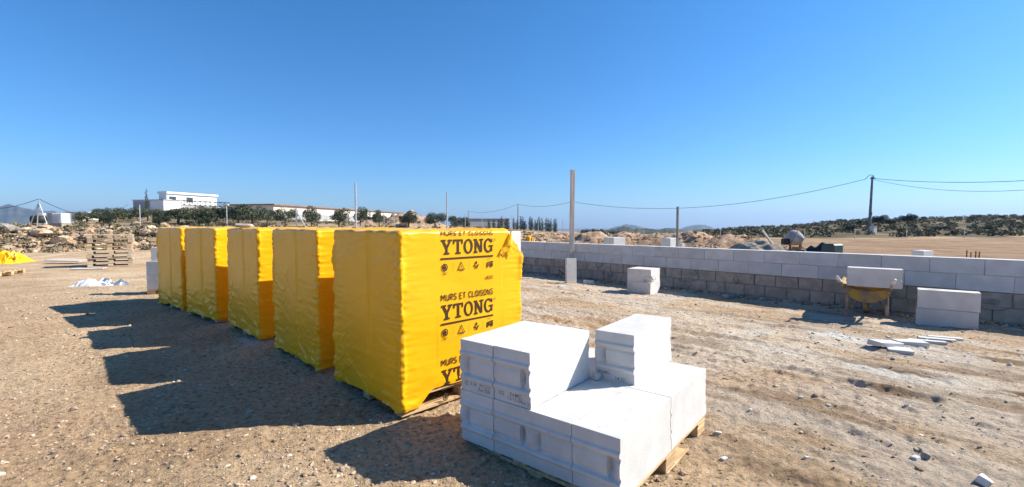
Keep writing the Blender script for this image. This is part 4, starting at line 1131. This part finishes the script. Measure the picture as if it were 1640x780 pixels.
def scatter(name, pts, sizes, m, label, cat, seed, flat=.7, toneattr=None):
    """many small stones joined: real low-poly stones, one object of kind stuff"""
    rs = np.random.RandomState(seed)
    g = (1 + 5 ** .5) / 2
    iv = np.array([(-1, g, 0), (1, g, 0), (-1, -g, 0), (1, -g, 0), (0, -1, g), (0, 1, g), (0, -1, -g), (0, 1, -g), (g, 0, -1), (g, 0, 1), (-g, 0, -1), (-g, 0, 1)], float) / math.hypot(1, g)
    fi = np.array([(0, 11, 5), (0, 5, 1), (0, 1, 7), (0, 7, 10), (0, 10, 11), (1, 5, 9), (5, 11, 4), (11, 10, 2), (10, 7, 6), (7, 1, 8), (3, 9, 4), (3, 4, 2), (3, 2, 6), (3, 6, 8), (3, 8, 9), (4, 9, 5), (2, 4, 11), (6, 2, 10), (8, 6, 7), (9, 8, 1)])
    N = len(pts)
    V = iv[None] * (1 + .38 * rs.uniform(-1, 1, (N, 12, 1))) * sizes[:, None, None]
    V = V * np.stack([rs.uniform(.8, 1.35, N), rs.uniform(.6, 1.0, N), flat * rs.uniform(.6, 1.1, N)], -1)[:, None]
    a = rs.uniform(0, 6.28, N); c, s_ = np.cos(a)[:, None], np.sin(a)[:, None]
    X2 = V[..., 0] * c - V[..., 1] * s_; Y2 = V[..., 0] * s_ + V[..., 1] * c
    V = np.stack([X2, Y2, V[..., 2]], -1) + pts[:, None]
    F_ = (fi[None] + (np.arange(N) * 12)[:, None, None]).reshape(-1, 3)
    me = fastmesh(name, V.reshape(-1, 3), F_, m, False)
    tone = np.repeat(rs.uniform(0, 1, N), 12)
    me.attributes.new('tone', 'FLOAT', 'POINT').data.foreach_set('value', tone.astype(np.float32))
    return tag(link(name, me), label, cat, kind='stuff')
def stone_mat(name, stops):
    m = bpy.data.materials.new(name); m.use_nodes = True; n, L = m.node_tree.nodes, m.node_tree.links
    b = n['Principled BSDF']; b.inputs['Roughness'].default_value = .95; b.inputs['Specular IOR Level'].default_value = .15
    t = n.new('ShaderNodeAttribute'); t.attribute_name = 'tone'; r = n.new('ShaderNodeValToRGB'); e = r.color_ramp.elements
    while len(e) < len(stops): e.new(.5)
    for k, (p, c) in enumerate(stops): e[k].position = p; e[k].color = (*c, 1)
    L.new(t.outputs['Fac'], r.inputs['Fac']); L.new(r.outputs['Color'], b.inputs['Base Color']); return m
M['pebble'] = stone_mat('earth_pebbles', [(0, (.22, .15, .10)), (.5, (.36, .265, .18)), (.85, (.45, .35, .25)), (1, (.55, .48, .40))])
M['crumb'] = stone_mat('white_crumbs', [(0, (.55, .53, .50)), (1, (.74, .73, .72))])
M['rubble'] = stone_mat('rubble_stones', [(0, (.18, .12, .075)), (.4, (.34, .23, .145)), (.8, (.45, .325, .21)), (1, (.54, .44, .33))])
rs = np.random.RandomState(3)
def zrel(x, y): return T(x, y) + relief(x, y)
# pebbles near the camera, thinning with distance
N = 26000
r_ = 1.6 * np.exp(rs.uniform(0, 1, N) ** 1.0 * 2.1); a_ = rs.uniform(-math.radians(53), math.radians(53), N)
x_, y_ = r_ * np.sin(a_), r_ * np.cos(a_)
dwp = x_ * WN[0] + y_ * WN[1]
k_ = (rs.uniform(0, 1, N) < np.where(dwp > 2.4, .22, 1.0)) & (dwp < 9.7)
x_, y_ = x_[k_], y_[k_]; r_ = r_[k_]
s_ = np.clip(.0025 + rs.exponential(.0024, len(x_)), 0, .020) * (1 + r_ * .10)
scatter('pebbles', np.stack([x_, y_, zrel(x_, y_) + s_ * .15], -1), s_, M['pebble'], 'loose pebbles and clods strewn over the bare earth', 'pebbles', 5)
# white crumbs of block round the cutting places
P = []
for cx_, cy_, ra, n_ in ((4.35, 5.75, 1.0, 300), (1.4, 10.8, .8, 120), (2.9, 9.3, .8, 120), (5.6, 6.6, .9, 160), (1.9, 3.2, .7, 60), (3.4, 5.2, 1.6, 200), (-3.6, 6.5, .5, 25)):
    q = rs.randn(n_, 2) * ra * np.array([1.0, .6]); P.append(np.stack([cx_ + q[:, 0] * WD[0] + q[:, 1] * WN[0], cy_ + q[:, 0] * WD[1] + q[:, 1] * WN[1]], -1))
P = np.concatenate(P); P = P[(P @ WN < 9.75)]
s_ = np.clip(.003 + rs.exponential(.0042, len(P)), 0, .024)
scatter('block_crumbs', np.stack([P[:, 0], P[:, 1], zrel(P[:, 0], P[:, 1]) + s_ * .2], -1), s_, M['crumb'], 'white crumbs of cut blocks scattered on the earth', 'crumbs', 7)
# crushed stone lying along the foot of the wall
t_ = rs.uniform(-3.5, 12.3, 2600); o_ = -np.abs(rs.randn(2600)) * .22 - .02
x_, y_ = WP[0] + WD[0] * t_ + WN[0] * o_, WP[1] + WD[1] * t_ + WN[1] * o_
s_ = .008 + rs.exponential(.011, 2600).clip(0, .05)
scatter('crushed_stone', np.stack([x_, y_, zrel(x_, y_) + s_ * .3], -1), s_, M['rubble'], 'dark crushed stone and spoil along the foot of the wall', 'crushed stone', 9)
# rubble of the bank and the red heaps
n_ = 9000; t_ = rs.uniform(0, 1, n_); xs, ys = [], []
for q in t_:
    x, y, nx_, ny_ = along(q); o = rs.uniform(-3.2, 4.6); sg = -1 if ny_ > 0 else 1
    xs.append(x + nx_ * o * sg); ys.append(y + ny_ * o * sg)
for hx, hy, hr, hh in HEAPS:
    m_ = 420 if hy < 50 else 50; a = rs.uniform(0, 6.28, m_); q = np.sqrt(rs.uniform(0, 1, m_)) * hr * 1.15
    xs += list(hx + q * np.cos(a)); ys += list(hy + q * np.sin(a))
xs, ys = np.array(xs), np.array(ys); s_ = (.04 + rs.exponential(.06, len(xs))).clip(0, .36) * np.where(xs > 3, .55, 1.0)
scatter('rubble', np.stack([xs, ys, T(xs, ys) + s_ * .15], -1), s_, M['rubble'], 'broken stone and earth rubble of the long spoil bank', 'rubble', 11)

# ------------------------------------------------------------------ plants
def leaf_cloud(centres, n, size, seed, squash=.8):
    """n leaf cards spread through overlapping clumps"""
    rs = np.random.RandomState(seed)
    V, F_ = [], []
    ks = rs.choice(len(centres), n, p=np.array([c[3] ** 2 for c in centres]) / sum(c[3] ** 2 for c in centres))
    c = np.array(centres)[ks]
    d = rs.randn(n, 3); d /= np.linalg.norm(d, axis=1)[:, None]
    rad = c[:, 3] * rs.uniform(.35, 1.08, n) ** .6
    p = c[:, :3] + d * rad[:, None] * np.array([1, 1, squash])
    a = rs.randn(n, 3); a /= np.linalg.norm(a, axis=1)[:, None]
    b = np.cross(a, rs.randn(n, 3)); b /= np.linalg.norm(b, axis=1)[:, None]
    s = size * rs.uniform(.6, 1.4, n)[:, None]
    V = np.stack([p - a * s, p + b * s * .45, p + a * s, p - b * s * .45], 1).reshape(-1, 3)
    return V, np.arange(n * 4).reshape(n, 4)
def crown_mesh(seed, w, h, clumps, n, size, m, low=.35):
    rs = random.Random(seed); cs_ = []
    for k in range(clumps):
        a = rs.uniform(0, 6.28); q = rs.random() ** .6 * .72
        cs_.append((math.cos(a) * q * w / 2, math.sin(a) * q * w / 2, h * (low + (1 - low) * rs.uniform(.12, .86) * (1 - .55 * q)), w * rs.uniform(.13, .24)))
    v, f = leaf_cloud(cs_, n, size, seed)
    return fastmesh('crown', v, f, m, False), cs_
def trunk_mesh(seed, h, r, cs_, m, nb=5):
    rs = random.Random(seed); mb = MB(); top = Vector((rs.uniform(-.12, .12) * h, rs.uniform(-.1, .1) * h, h * .34))
    mb.tube((0, 0, -.25), top * .6, r, r * .8, 8); mb.tube(top * .6, top, r * .8, r * .65, 8)
    for c in sorted(cs_, key=lambda c: -c[3])[:nb]:
        mid = top.lerp(Vector(c[:3]), .5) + Vector((0, 0, -.05 * h)); mb.tube(top, mid, r * .5, r * .32, 6); mb.tube(mid, c[:3], r * .32, r * .12, 6)
    return mb.mesh('trunk', m)
def plant(name, proto, p, s, label, cat, group, rz):
    t = thing(name, label, cat, p, rz, group)
    for nm, me in proto: link(nm, me, t)
    t.scale = (s[0], s[0], s[1]); return t
olives = []
for k in range(5):
    cm_, cs_ = crown_mesh(300 + k, 3.4, 2.9, 15 + k, 3000, .10, M['leaf'], .30)
    olives.append([('crown', cm_), ('trunk', trunk_mesh(320 + k, 2.9, .15, cs_, M['bark'], 6))])
darks = []
for k in range(3):
    cm_, cs_ = crown_mesh(340 + k, 3.0, 3.0, 15, 2600, .11, M['darkleaf'], .12)
    darks.append([('crown', cm_), ('trunk', trunk_mesh(350 + k, 3.0, .13, cs_, M['bark'], 4))])
def tree_at(px, base_py, top_py, wpx, d, kind, name, label, cat, group):
    p = on(px, d); zt = at(px, top_py, d).z; h = max(.5, zt - p.z); w = wpx / FPX * d
    pr = rnd.choice(kind); ref = (3.4, 2.9) if kind is olives else (3.0, 3.0)
    return plant(name, pr, (p.x, p.y, p.z), (w / ref[0], h / ref[1] * 1.03), label, cat, group, rnd.uniform(0, 6.28))
OL = [(140, 336, 30, 64, 'olive tree nearest the white water tank'), (265, 334, 34, 62, 'olive tree right of the dark bush under the white house'), (362, 332, 30, 66, 'olive tree behind the lamp-headed post'), (160, 331, 36, 66, 'olive tree at the left end of the grove, left of the dark bush'), (186, 333, 36, 64, 'olive tree beside the fence post left of the white house'), (208, 330, 34, 70, 'olive tree under the low left wing of the white house'),
      (237, 331, 30, 66, 'olive tree just right of the first fence post'), (285, 330, 44, 60, 'wide olive tree in front of the white house terrace'), (322, 327, 44, 58, 'olive tree with many limbs in front of the terrace end'), (345, 329, 34, 62, 'olive tree left of the white-topped fence post'),
      (384, 325, 38, 60, 'olive tree right of the white-topped fence post'), (406, 326, 36, 58, 'olive tree covering the shaded corner of the cream warehouse'), (428, 334, 26, 64, 'small olive tree low before the shaded warehouse wall'), (458, 330, 38, 58, 'two-stemmed olive tree before the lit warehouse wall'),
      (499, 327, 28, 56, 'open olive tree standing clear against the cream warehouse'), (543, 331, 36, 56, 'full olive tree left of the tall thin pole'), (578, 329, 22, 62, 'tall narrow olive tree right of the tall thin pole'), (607, 334, 24, 60, 'olive tree between the two reddish heaps'),
      (655, 336, 30, 62, 'olive tree on the right reddish heap'), (697, 337, 36, 60, 'sparse olive tree left of the second thin pole'), (728, 344, 26, 62, 'low olive tree right of the second thin pole'), (742, 346, 22, 66, 'last low olive tree before the grey barn')]
for px, tp, w, d, lb in OL: tree_at(px, 0, tp, w * (1.22 if px < 420 else 1.0), d, olives, 'olive_tree', lb, 'tree', 'olive trees beyond the rubble bank')
for px, tp, w, d, lb in ((173, 340, 24, 60, 'dark green round bush below the left olive trees'), (255, 338, 30, 56, 'dark green bush below the white house'), (325, 341, 24, 54, 'dark green bush under the many-limbed olive tree'), (588, 331, 16, 80, 'dark pine behind the narrow olive tree')):
    tree_at(px, 0, tp, w, d, darks, 'bush', lb, 'bush', 'dark bushes in the grove')
# slim cypresses
def cypress_proto(seed):
    cs_ = [(random.Random(seed + k).uniform(-.05, .05), 0, .25 + 2.5 * k / 11, .20 * (1 - (k / 12) ** 2.2) + .05) for k in range(12)]
    v, f = leaf_cloud(cs_, 420, .075, seed, 1.3); mb = MB(); mb.tube((0, 0, -.2), (0, 0, 2.4), .05, .02, 6)
    return [('crown', fastmesh('crown', v, f, M['darkleaf'], False)), ('trunk', mb.mesh('trunk', M['bark']))]
cyp = [cypress_proto(400 + 20 * k) for k in range(3)]
tree_at(236, 0, 316, 9, 112, cyp, 'cypress', 'dark lone cypress beside the white house', 'cypress', None).scale = (1.6, 1.6, 2.2)
tree_at(380, 0, 334, 8, 54, cyp, 'cypress', 'dark narrow cypress among the olive trees right of the white-topped post', 'cypress', None)
ORD = ['leftmost'] + [w + ' from left' for w in 'second third fourth fifth sixth seventh eighth ninth tenth eleventh'.split()] + [w + ' from right' for w in 'eleventh tenth ninth eighth seventh sixth fifth fourth third second'.split()] + ['rightmost']
for k, px in enumerate([783, 790, 798, 803, 810, 814, 822, 828, 835, 838, 841, 848, 852, 857, 861, 864, 869, 875, 879, 883, 887, 891]):
    d = 88 + rnd.uniform(-2, 2); p = on(px + rnd.uniform(-1, 1), d); h = at(px, rnd.uniform(345, 352), d).z - p.z
    plant('cypress', rnd.choice(cyp), tuple(p), (rnd.uniform(1.3, 2.0), h / 2.9), ORD[k] + ' young dark cypress in the planted row beyond the bank', 'cypress', 'row of young cypresses', rnd.uniform(0, 6))
# right-hand scrub: single shrubs, then the far mass
shr = []
for k in range(4):
    cm_, cs_ = crown_mesh(500 + k, 2.4, 1.3, 12, 420, .12, M['scrub' if k else 'darkleaf'], .05)
    shr.append([('crown', cm_), ('stems', trunk_mesh(510 + k, 1.2, .05, cs_, M['bark'], 4))])
for k in range(150):
    px = rnd.uniform(1150, 1690); d = 55 + 80 * rnd.random(); p = on(px, d); s = rnd.uniform(.28, .75)
    ki = rnd.randrange(4)
    plant('shrub', shr[ki], tuple(p), (s, s * rnd.uniform(.7, 1.15)), '%s %s shrub on the slope %s, %s' % ('dry' if ki else 'dark green', 'small' if s < .45 else 'medium' if s < .6 else 'large', 'by the field edge' if d < 75 else 'half way up' if d < 105 else 'near the top', 'left of the power pole' if px < 1392 else 'right of the power pole'), 'shrub', 'shrubs on the slope beyond the field', rnd.uniform(0, 6))
for px, tp, w, d, lb in ((1409, 340, 24, 84, 'dark round pine right of the power pole'), (1424, 348, 22, 82, 'low dark pine next to the round one on the slope'), (1453, 337, 26, 90, 'tall dark pine on the slope, rightmost of three'), (1382, 352, 20, 84, 'low dark pine left of the power pole'), (1508, 360, 34, 66, 'large dark shrub at the edge of the field'), (1360, 356, 30, 66, 'dark shrub by the field edge left of the power pole'), (1500, 352, 16, 96, 'olive green shrub half way up the slope'), (1582, 362, 22, 66, 'lone dark shrub by the field edge far right')):
    tree_at(px, 0, tp, w, d, darks, 'pine_tree' if 'pine' in lb else 'shrub', lb, 'pine' if 'pine' in lb else 'shrub', None)
def mass(name, n, fpos, size, m, label, cat, seed):
    rs = np.random.RandomState(seed); cs_ = []
    for k in range(n):
        x, y, s = fpos(rs)
        if abs(x / y - .789) < .045 and y < 61: continue
        cs_.append((x, y, gz(x, y) + s * .35, s))
    V, F_, o = [], [], 0
    for k, c in enumerate(cs_):
        v, f = leaf_cloud([c], int(34), size * (.6 + .4 * c[3]), seed + k, .6); V.append(v); F_.append(f + o); o += len(v)
    tag(link(name, fastmesh(name, np.concatenate(V), np.concatenate(F_), m, False)), label, cat, kind='stuff')
def fslope(rs):
    d = 50 + 120 * rs.rand() ** 1.1; u = rs.uniform(.42, 1.5); return u * d, d, rs.uniform(.22, .75)
mass('slope_scrub', 1300, fslope, .22, M['scrub'], 'grey green scrub covering the slope beyond the field', 'scrub', 700)
def fleft(rs):
    d = 36 + 60 * rs.rand(); u = rs.uniform(-1.5, -.05); return u * d, d, rs.uniform(.15, .55)
mass('grove_undergrowth', 700, fleft, .16, M['scrub'], 'low dry undergrowth below the olive trees', 'undergrowth', 900)
def fbank(rs):
    x, y, nx_, ny_ = along(rs.rand() * .45); o = rs.uniform(-2.5, 5); sg = -1 if ny_ > 0 else 1; return x + nx_ * o * sg, y + ny_ * o * sg, rs.uniform(.12, .5)
mass('bank_weeds', 420, fbank, .11, M['scrub'], 'dry grey weeds growing between the stones of the bank', 'weeds', 1100)
def fcrest(rs):
    x, y, nx_, ny_ = along(rs.rand() * .28); return x - abs(nx_) * 3, y + 4 + rs.rand() * 5, rs.uniform(.4, .8)
mass('green_weeds', 60, fcrest, .14, M['leaf'], 'green weeds standing behind the left end of the bank', 'weeds', 1300)
def fdist(rs):
    px = rs.uniform(925, 1010); d = rs.uniform(70, 110); p = on(px, d); return p.x, p.y, rs.uniform(.3, 1.0)
mass('far_thicket', 60, fdist, .2, M['darkleaf'], 'dark low thicket beyond the rubble right of the tall batten', 'thicket', 1500)

# ------------------------------------------------------------------ buildings
def building(name, label, p0, p1, depth, z0, z1):
    """frame of a box building: front edge from p0 to p1 (xy), going back by depth"""
    dx, dy = p1[0] - p0[0], p1[1] - p0[1]; L = math.hypot(dx, dy)
    t = thing(name, label, 'building', (p0[0], p0[1], z0), math.atan2(dy, dx)); return t, L, z1 - z0
# white house with a flat roof and terrace rail on the rise
a_, b_ = at(267, 318, 128), at(347, 322, 142)
zt = at(267, 309, 128).z; z0 = gz(a_.x, a_.y) - .5
hb_, L, H_ = building('white_house', 'long white flat-roofed house with a terrace rail on the rise behind the trees', (a_.x, a_.y), (b_.x, b_.y), 7, z0, zt)
w = MB(); w.box((L / 2, 1.6, H_ / 2), (L, 3.2, H_)); w.build('wall', M['render'], hb_)
r = MB(); r.box((L / 2, 1.5, H_ + .09), (L + .5, 3.9, .5)); r.build('roof_edge', M['render'], hb_)
r = MB(); r.box((L / 2, 1.5, H_ + .39), (L + .3, 3.7, .1)); r.build('roof', M['greyrender'], hb_)
for x0, x1 in ((.7, 2.5), (5.6, 7.4)):
    x0, x1 = x0 * L / 15, x1 * L / 15
    w = MB(); w.box(((x0 + x1) / 2, -.02, H_ - 1.6), (x1 - x0 + .2, .08, 1.5)); wo = w.build('window', M['greyrender'], hb_)
    g = MB(); g.box(((x0 + x1) / 2, -.05, H_ - 1.6), (x1 - x0, .06, 1.3)); g.build('pane', M['glass'], wo)
rl = MB(); zr = H_ - 2.0
for x in np.linspace(.2, L + 2.5, 12): rl.tube((x, -2.2, zr - 1.4), (x, -2.2, zr), .08, n=6)
rl.tube((0, -2.2, zr), (L + 2.6, -2.2, zr), .11, n=6); rl.tube((0, -2.2, zr - 1.3), (L + 2.6, -2.2, zr - 1.3), .11, n=6)
xs_ = list(np.linspace(.2, L + 2.5, 12))
for q0, q1 in zip(xs_[:-1], xs_[1:]): rl.tube((q0, -2.2, zr - 1.3), (q1, -2.2, zr), .06, n=4); rl.tube((q0, -2.2, zr), (q1, -2.2, zr - 1.3), .06, n=4)
rl.build('terrace_rail', M['dark'], hb_)
tw = MB(); tw.box((L / 2 + 1.2, -1.1, (zr - 1.45) / 2), (L + 2.9, 2.2, zr - 1.45)); tw.build('terrace', M['greyrender'], hb_)
pi_ = MB(); pi_.box((-.7, -2.0, zr / 2 - .2), (1.0, 1.0, zr + .6)); pi_.build('pillar', M['cream'], hb_)
aw, bw = at(213, 321, 126), at(262, 322, 124); zt2 = at(213, 321, 126).z
wn_, L, H_ = building('annex', 'low grey and white annex left of the white house', (aw.x, aw.y), (bw.x, bw.y), 5, gz(aw.x, aw.y) - .5, zt2)
w = MB(); w.box((L / 2, 2.5, H_ / 2), (L, 5, H_)); w.build('wall', M['render'], wn_)
w = MB(); w.box((L * .28, -.05, H_ / 2 - .1), (L * .54, .12, H_ - .3)); w.build('shutter_wall', M['greyrender'], wn_)
r = MB(); r.box((L / 2, 2.5, H_ + .08), (L + .4, 5.4, .18)); r.build('roof', M['greyrender'], wn_)
# cream warehouse
a_, b_ = at(438, 330, 100), at(645, 345, 165)
zt = at(438, 328.5, 100).z; z0 = gz(a_.x, a_.y) - .6
wh, L, H_ = building('warehouse', 'long cream warehouse with a thin brown roof edge behind the olive trees', (a_.x, a_.y), (b_.x, b_.y), 16, z0, zt)
w = MB(); w.box((L / 2, 6, H_ / 2 - .8), (L, 12, H_ + 1.6)); w.build('wall', M['cream'], wh)
r = MB(); r.box((L / 2, 6, H_ + .14), (L + .8, 13, .30)); r.build('roof', M['roof'], wh)
bs = MB(); bs.box((L / 2, -.05, .9), (L - .1, .12, 1.2)); bs.build('plinth', M['greyrender'], wh)
# grey barn behind the cypresses
a_, b_ = at(752, 351, 108), at(816, 353, 112); zt = at(752, 350.5, 108).z
br_, L, H_ = building('barn', 'low long grey barn behind the cypress row', (a_.x, a_.y), (b_.x, b_.y), 5, gz(a_.x, a_.y) - .4, zt)
w = MB(); w.box((L / 2, 2.5, H_ / 2), (L, 5, H_)); w.build('wall', M['greyrender'], br_); r = MB(); r.box((L / 2, 2.5, H_ + .08), (L + .4, 5.4, .16)); r.build('roof', M['greyrender'], br_)
# pale shed far left
a_, b_ = at(104, 341, 92), at(131, 341, 92); zt = at(104, 340.3, 92).z
sh_, L, H_ = building('shed', 'pale low shed roof far beyond the white water tank', (a_.x, a_.y), (b_.x, b_.y), 4, gz(a_.x, a_.y) - .4, zt)
w = MB(); w.box((L / 2, 2, H_ / 2), (L, 4, H_)); w.build('wall', M['cream'], sh_); r = MB(); r.box((L / 2, 2, H_ + .06), (L + .3, 4.4, .12)); r.build('roof', M['cream'], sh_)
# stone hut at the pole foot
p = on(1399, 59); zt = at(1399, 362, 59).z
hu = thing('meter_cabinet', 'tan masonry meter cabinet at the foot of the power pole', 'cabinet', tuple(p), .3)
w = MB(); w.box((0, 0, (zt - p.z) / 2), (.62, .5, zt - p.z), bev=.02); w.build('cabinet_body', M['cream'], hu); w = MB(); w.box((0, 0, zt - p.z + .03), (.72, .6, .06), bev=.01); w.build('cabinet_cap', M['mortar'], hu)

# ------------------------------------------------------------------ poles, wires, fence posts, mast, tanks
def pole(px, ptop, d, r, label, name='power_pole', cat='power pole', lean=(0, 0)):
    p = on(px, d); zt = at(px, ptop, d).z; h = zt - p.z
    t = thing(name, label, cat, tuple(p)); mb = MB(); mb.tube((0, 0, -.3), (lean[0] * h, lean[1] * h, h), r * 1.25, r * .8, 10); mb.build('shaft', M['pole'], t)
    return t, Vector((p.x + lean[0] * h, p.y + lean[1] * h, zt))
def wire(a, b, sag, label, r=.03, n=26):
    mb = MB(); pts = []
    for k in range(n + 1):
        q = k / n; v = a.lerp(b, q); v.z -= sag * 4 * q * (1 - q); pts.append(v)
    mb.path(pts, r, 5); return tag(mb.build('overhead_wire', M['cable']), label, 'wire', 'overhead wires')
pA, tA_ = pole(1392, 283, 60, .15, 'tall grey power pole with a looped cable at its top', lean=(.03, 0))
lp = MB(); lp.path([tA_ + Vector((-.9, 0, -.35)) - pA.location, tA_ + Vector((-.55, 0, .05)) - pA.location, tA_ + Vector((-.2, 0, .22)) - pA.location, tA_ + Vector((.15, 0, .1)) - pA.location, tA_ + Vector((.25, 0, -.3)) - pA.location], .035, 6); lp.build('cable_loop', M['cable'], pA)
bk = MB(); bk.box(tA_ - pA.location + Vector((0, -.05, -.25)), (.5, .25, .16), bev=.01); bk.box(tA_ - pA.location + Vector((-.2, -.2, -4.9)), (.22, .2, .5), bev=.02); bk.build('bracket', M['pole'], pA)
pB, tB_ = pole(916, 323, 84, .11, 'thin power pole standing behind the tall batten')
pC, tC_ = pole(829.5, 327, 104, .11, 'thin power pole among the young cypresses')
pD, tD_ = pole(750, 338, 130, .10, 'small distant power pole left of the grey barn')
wire(tA_ + Vector((-.9, 0, -.35)), tB_, 2.4, 'long sagging wire from the tall power pole to the tall batten')
wire(tB_, tC_, .7, 'wire between the tall batten and the cypress row')
wire(tC_, tD_, 1.0, 'wire from the cypress row to the distant small pole')
wire(tA_ + Vector((.15, 0, -.25)), at(1720, 284, 44) , .5, 'upper wire running right from the tall power pole')
wire(tA_ + Vector((.2, 0, -.4)), at(1720, 297, 44), 1.0, 'lower wire running right from the tall power pole', .022)
def thin_pole(px, ptop, d, r, label, m='pole', name='thin_pole', cat='pole', cap=None, group=None):
    p = on(px, d); zt = at(px, ptop, d).z; mb = MB(); mb.tube((0, 0, -.3), (0, 0, zt - p.z), r, n=8)
    if cap:
        t = thing(name, label, cat, tuple(p), 0, group); mb.build('shaft', M[m], t); c = MB(); c.box((0, 0, zt - p.z), cap, bev=.01); c.build('head', M['grip'], t); return t
    return tag(mb.build(name, M[m], None, tuple(p)), label, cat, group)
thin_pole(570, 293, 42, .085, 'tall pale pole above the second yellow pallet', 'steel')
thin_pole(716, 308, 46, .075, 'tall pale pole above the lettered yellow pallet', 'steel')
thin_pole(224.5, 328, 36, .036, 'pale fence post on the bank left of the white house', 'steel', 'fence_post', 'post')
thin_pole(363.5, 328, 38, .04, 'fence post with a pale lamp head among the olive trees', 'steel', 'lamp_post', 'post', (.36, .2, .10))
t = thin_pole(475, 334, 40, .07, 'fence post with a slanted brace before the cream warehouse', 'steel', 'fence_post', 'post')
br = MB(); hh = at(475, 338, 40).z - on(475, 40).z; br.tube((0, 0, hh), (1.35, .2, -.2), .05, n=6); br.build('brace', M['steel'], t)
for px in (556, 615, 632, 745, 772, 820, 862, 901): 
    thin_pole(px, {556: 343, 615: 335, 632: 338, 745: 342, 772: 345, 820: 345, 862: 349, 901: 352}[px], 52, .035, {556: 'thin fence post just left of the tall pale pole', 615: 'thin fence post by the left reddish heap', 632: 'thin fence post in the middle of the reddish heaps', 745: 'thin fence post left of the grey barn', 772: 'thin fence post before the grey barn', 820: 'thin fence post in the cypress row', 862: 'thin fence post at the right part of the cypress row', 901: 'thin fence post between the cypress row and the tall batten'}[px], 'steel', 'fence_post', 'post', group='thin fence posts beyond the bank')
for px, tp, lb in ((1031, 368, 'slim fence post beyond the big white block'), (1154, 367, 'slim fence post beyond the spoil left of the gravel heap'), (1289, 366, 'slim fence post right of the concrete mixer'), (1369.5, 366, 'slim fence post left of the power pole'), (1452.5, 367, 'slim fence post right of the power pole'), (1545, 367, 'slim fence post at the field edge near the far right'), (1652, 368, 'slim fence post at the very edge of view')):
    thin_pole(px, tp, 47, .038, lb, 'grip', 'fence_post', 'post', group='slim fence posts across the field')
# tripod mast with guy wires
m0 = on(60, 33); zt = at(64, 318.5, 33).z; hh = zt - m0.z
ms = thing('tripod_mast', 'steel tripod mast on the rubble at the far left', 'mast', tuple(m0))
apx = Vector((.18, 0, hh)); mb = MB(); mb.tube((-.15, 0, -.2), apx, .034, n=8); mb.build('mast_tube', M['steel'], ms)
for x, y, s in ((-1.0, -.05, .8), (.85, .3, .85)):
    mb = MB(); q = Vector((.18, 0, hh)) * .88; mb.tube((x, y, -.2), (q.x + .05 * (1 if x > 0 else -1), q.y, q.z), .028, n=8); mb.build('leg', M['steel'], ms)
tp_ = m0 + apx
wire(tp_, at(-60, 329, 40), .5, 'wire from the tripod mast towards the left', .02); wire(tp_, at(205, 327, 60), 1.4, 'wire from the tripod mast towards the olive trees', .02)
# caged water tank and drums behind the bank
p = on(98.5, 36); zt = at(98, 340.5, 36).z; H_ = max(1.0, zt - p.z)
tk = thing('water_tank', 'white caged water tank beyond the bank right of the tripod mast', 'tank', (p.x, p.y, zt - .9))
tk.scale = (.8, .8, .8)
w = MB(); w.box((0, 0, .56), (.98, .98, 1.0), bev=.06); w.build('tank_body', M['tank'], tk)
cg = MB()
for z in (.1, .3, .5, .7, .9, 1.06):
    cg.path([(-.52, -.52, z), (.52, -.52, z), (.52, .52, z), (-.52, .52, z), (-.52, -.52, z)], .014, 5)
for x in np.linspace(-.52, .52, 7): cg.tube((x, -.53, .02), (x, -.53, 1.08), .011, n=5); cg.tube((.53, x, .02), (.53, x, 1.08), .011, n=5)
cg.build('cage', M['steel'], tk); bs = MB(); bs.box((0, 0, -.25), (1.1, 1.1, .6)); bs.build('base', M['mortar'], tk)
p = on(51, 35); zt = at(51, 345, 35).z; mb = MB(); mb.lathe([(0, 0), (.28, 0), (.30, .06), (.30, .4), (.28, .8), (0, .8)], 16, Matrix.Translation((0, 0, .3)) @ Matrix.Rotation(math.pi / 2, 4, 'Y')); tag(mb.build('barrel', M['dark'], None, (p.x, p.y, zt - .6), (0, 0, .4), True), 'dark barrel lying beside the tripod mast', 'barrel')
p = on(68, 36); zt = at(68, 341.5, 36).z; mb = MB(); mb.box((0, 0, -.3), (.32, .4, 1.2), bev=.02); tag(mb.build('crate', M['grip'], None, (p.x, p.y, zt - .3), (0, 0, .3)), 'pale upright crate right of the tripod mast', 'crate')
p = on(85, 37); zt = at(85, 340.5, 37).z; mb = MB(); mb.box((0, 0, -.4), (.5, .4, 1.3), bev=.02); tag(mb.build('steel_locker', M['greyrender'], None, (p.x, p.y, zt - .25), (0, 0, .2)), 'grey locker touching the white water tank', 'locker')
# small grey rag on top of the middle yellow pallet
p = at(391, 362, 5.5); mb = MB(); v_, f_ = bevbox(.10, .07, .022, .02); mb.add([q + Vector((0, 0, .012 * float(vn(q.x * 40, q.y * 40, 3)))) for q in v_], f_)
tag(mb.build('stone', M['greyrock'], None, (p.x, p.y, PH + .03), (0, 0, .3)), 'grey stone weighing down the film on top of the middle yellow pallet', 'stone')

# ------------------------------------------------------------------ air
hz_ = MB(); hz_.box((0, 1500, 15), (9000, 9000, 250))
hm = bpy.data.materials.new('air_haze'); hm.use_nodes = True; hn = hm.node_tree
for nd in list(hn.nodes):
    if nd.type == 'BSDF_PRINCIPLED': hn.nodes.remove(nd)
pv = hn.nodes.new('ShaderNodeVolumePrincipled'); pv.inputs['Color'].default_value = (.38, .60, 1, 1); pv.inputs['Density'].default_value = .00014; pv.inputs['Anisotropy'].default_value = .2
hn.links.new(pv.outputs[0], hn.nodes['Material Output'].inputs['Volume'])
hm.cycles.homogeneous_volume = True if hasattr(hm, 'cycles') and hasattr(hm.cycles, 'homogeneous_volume') else False
tag(hz_.build('haze', hm), kind='stuff')
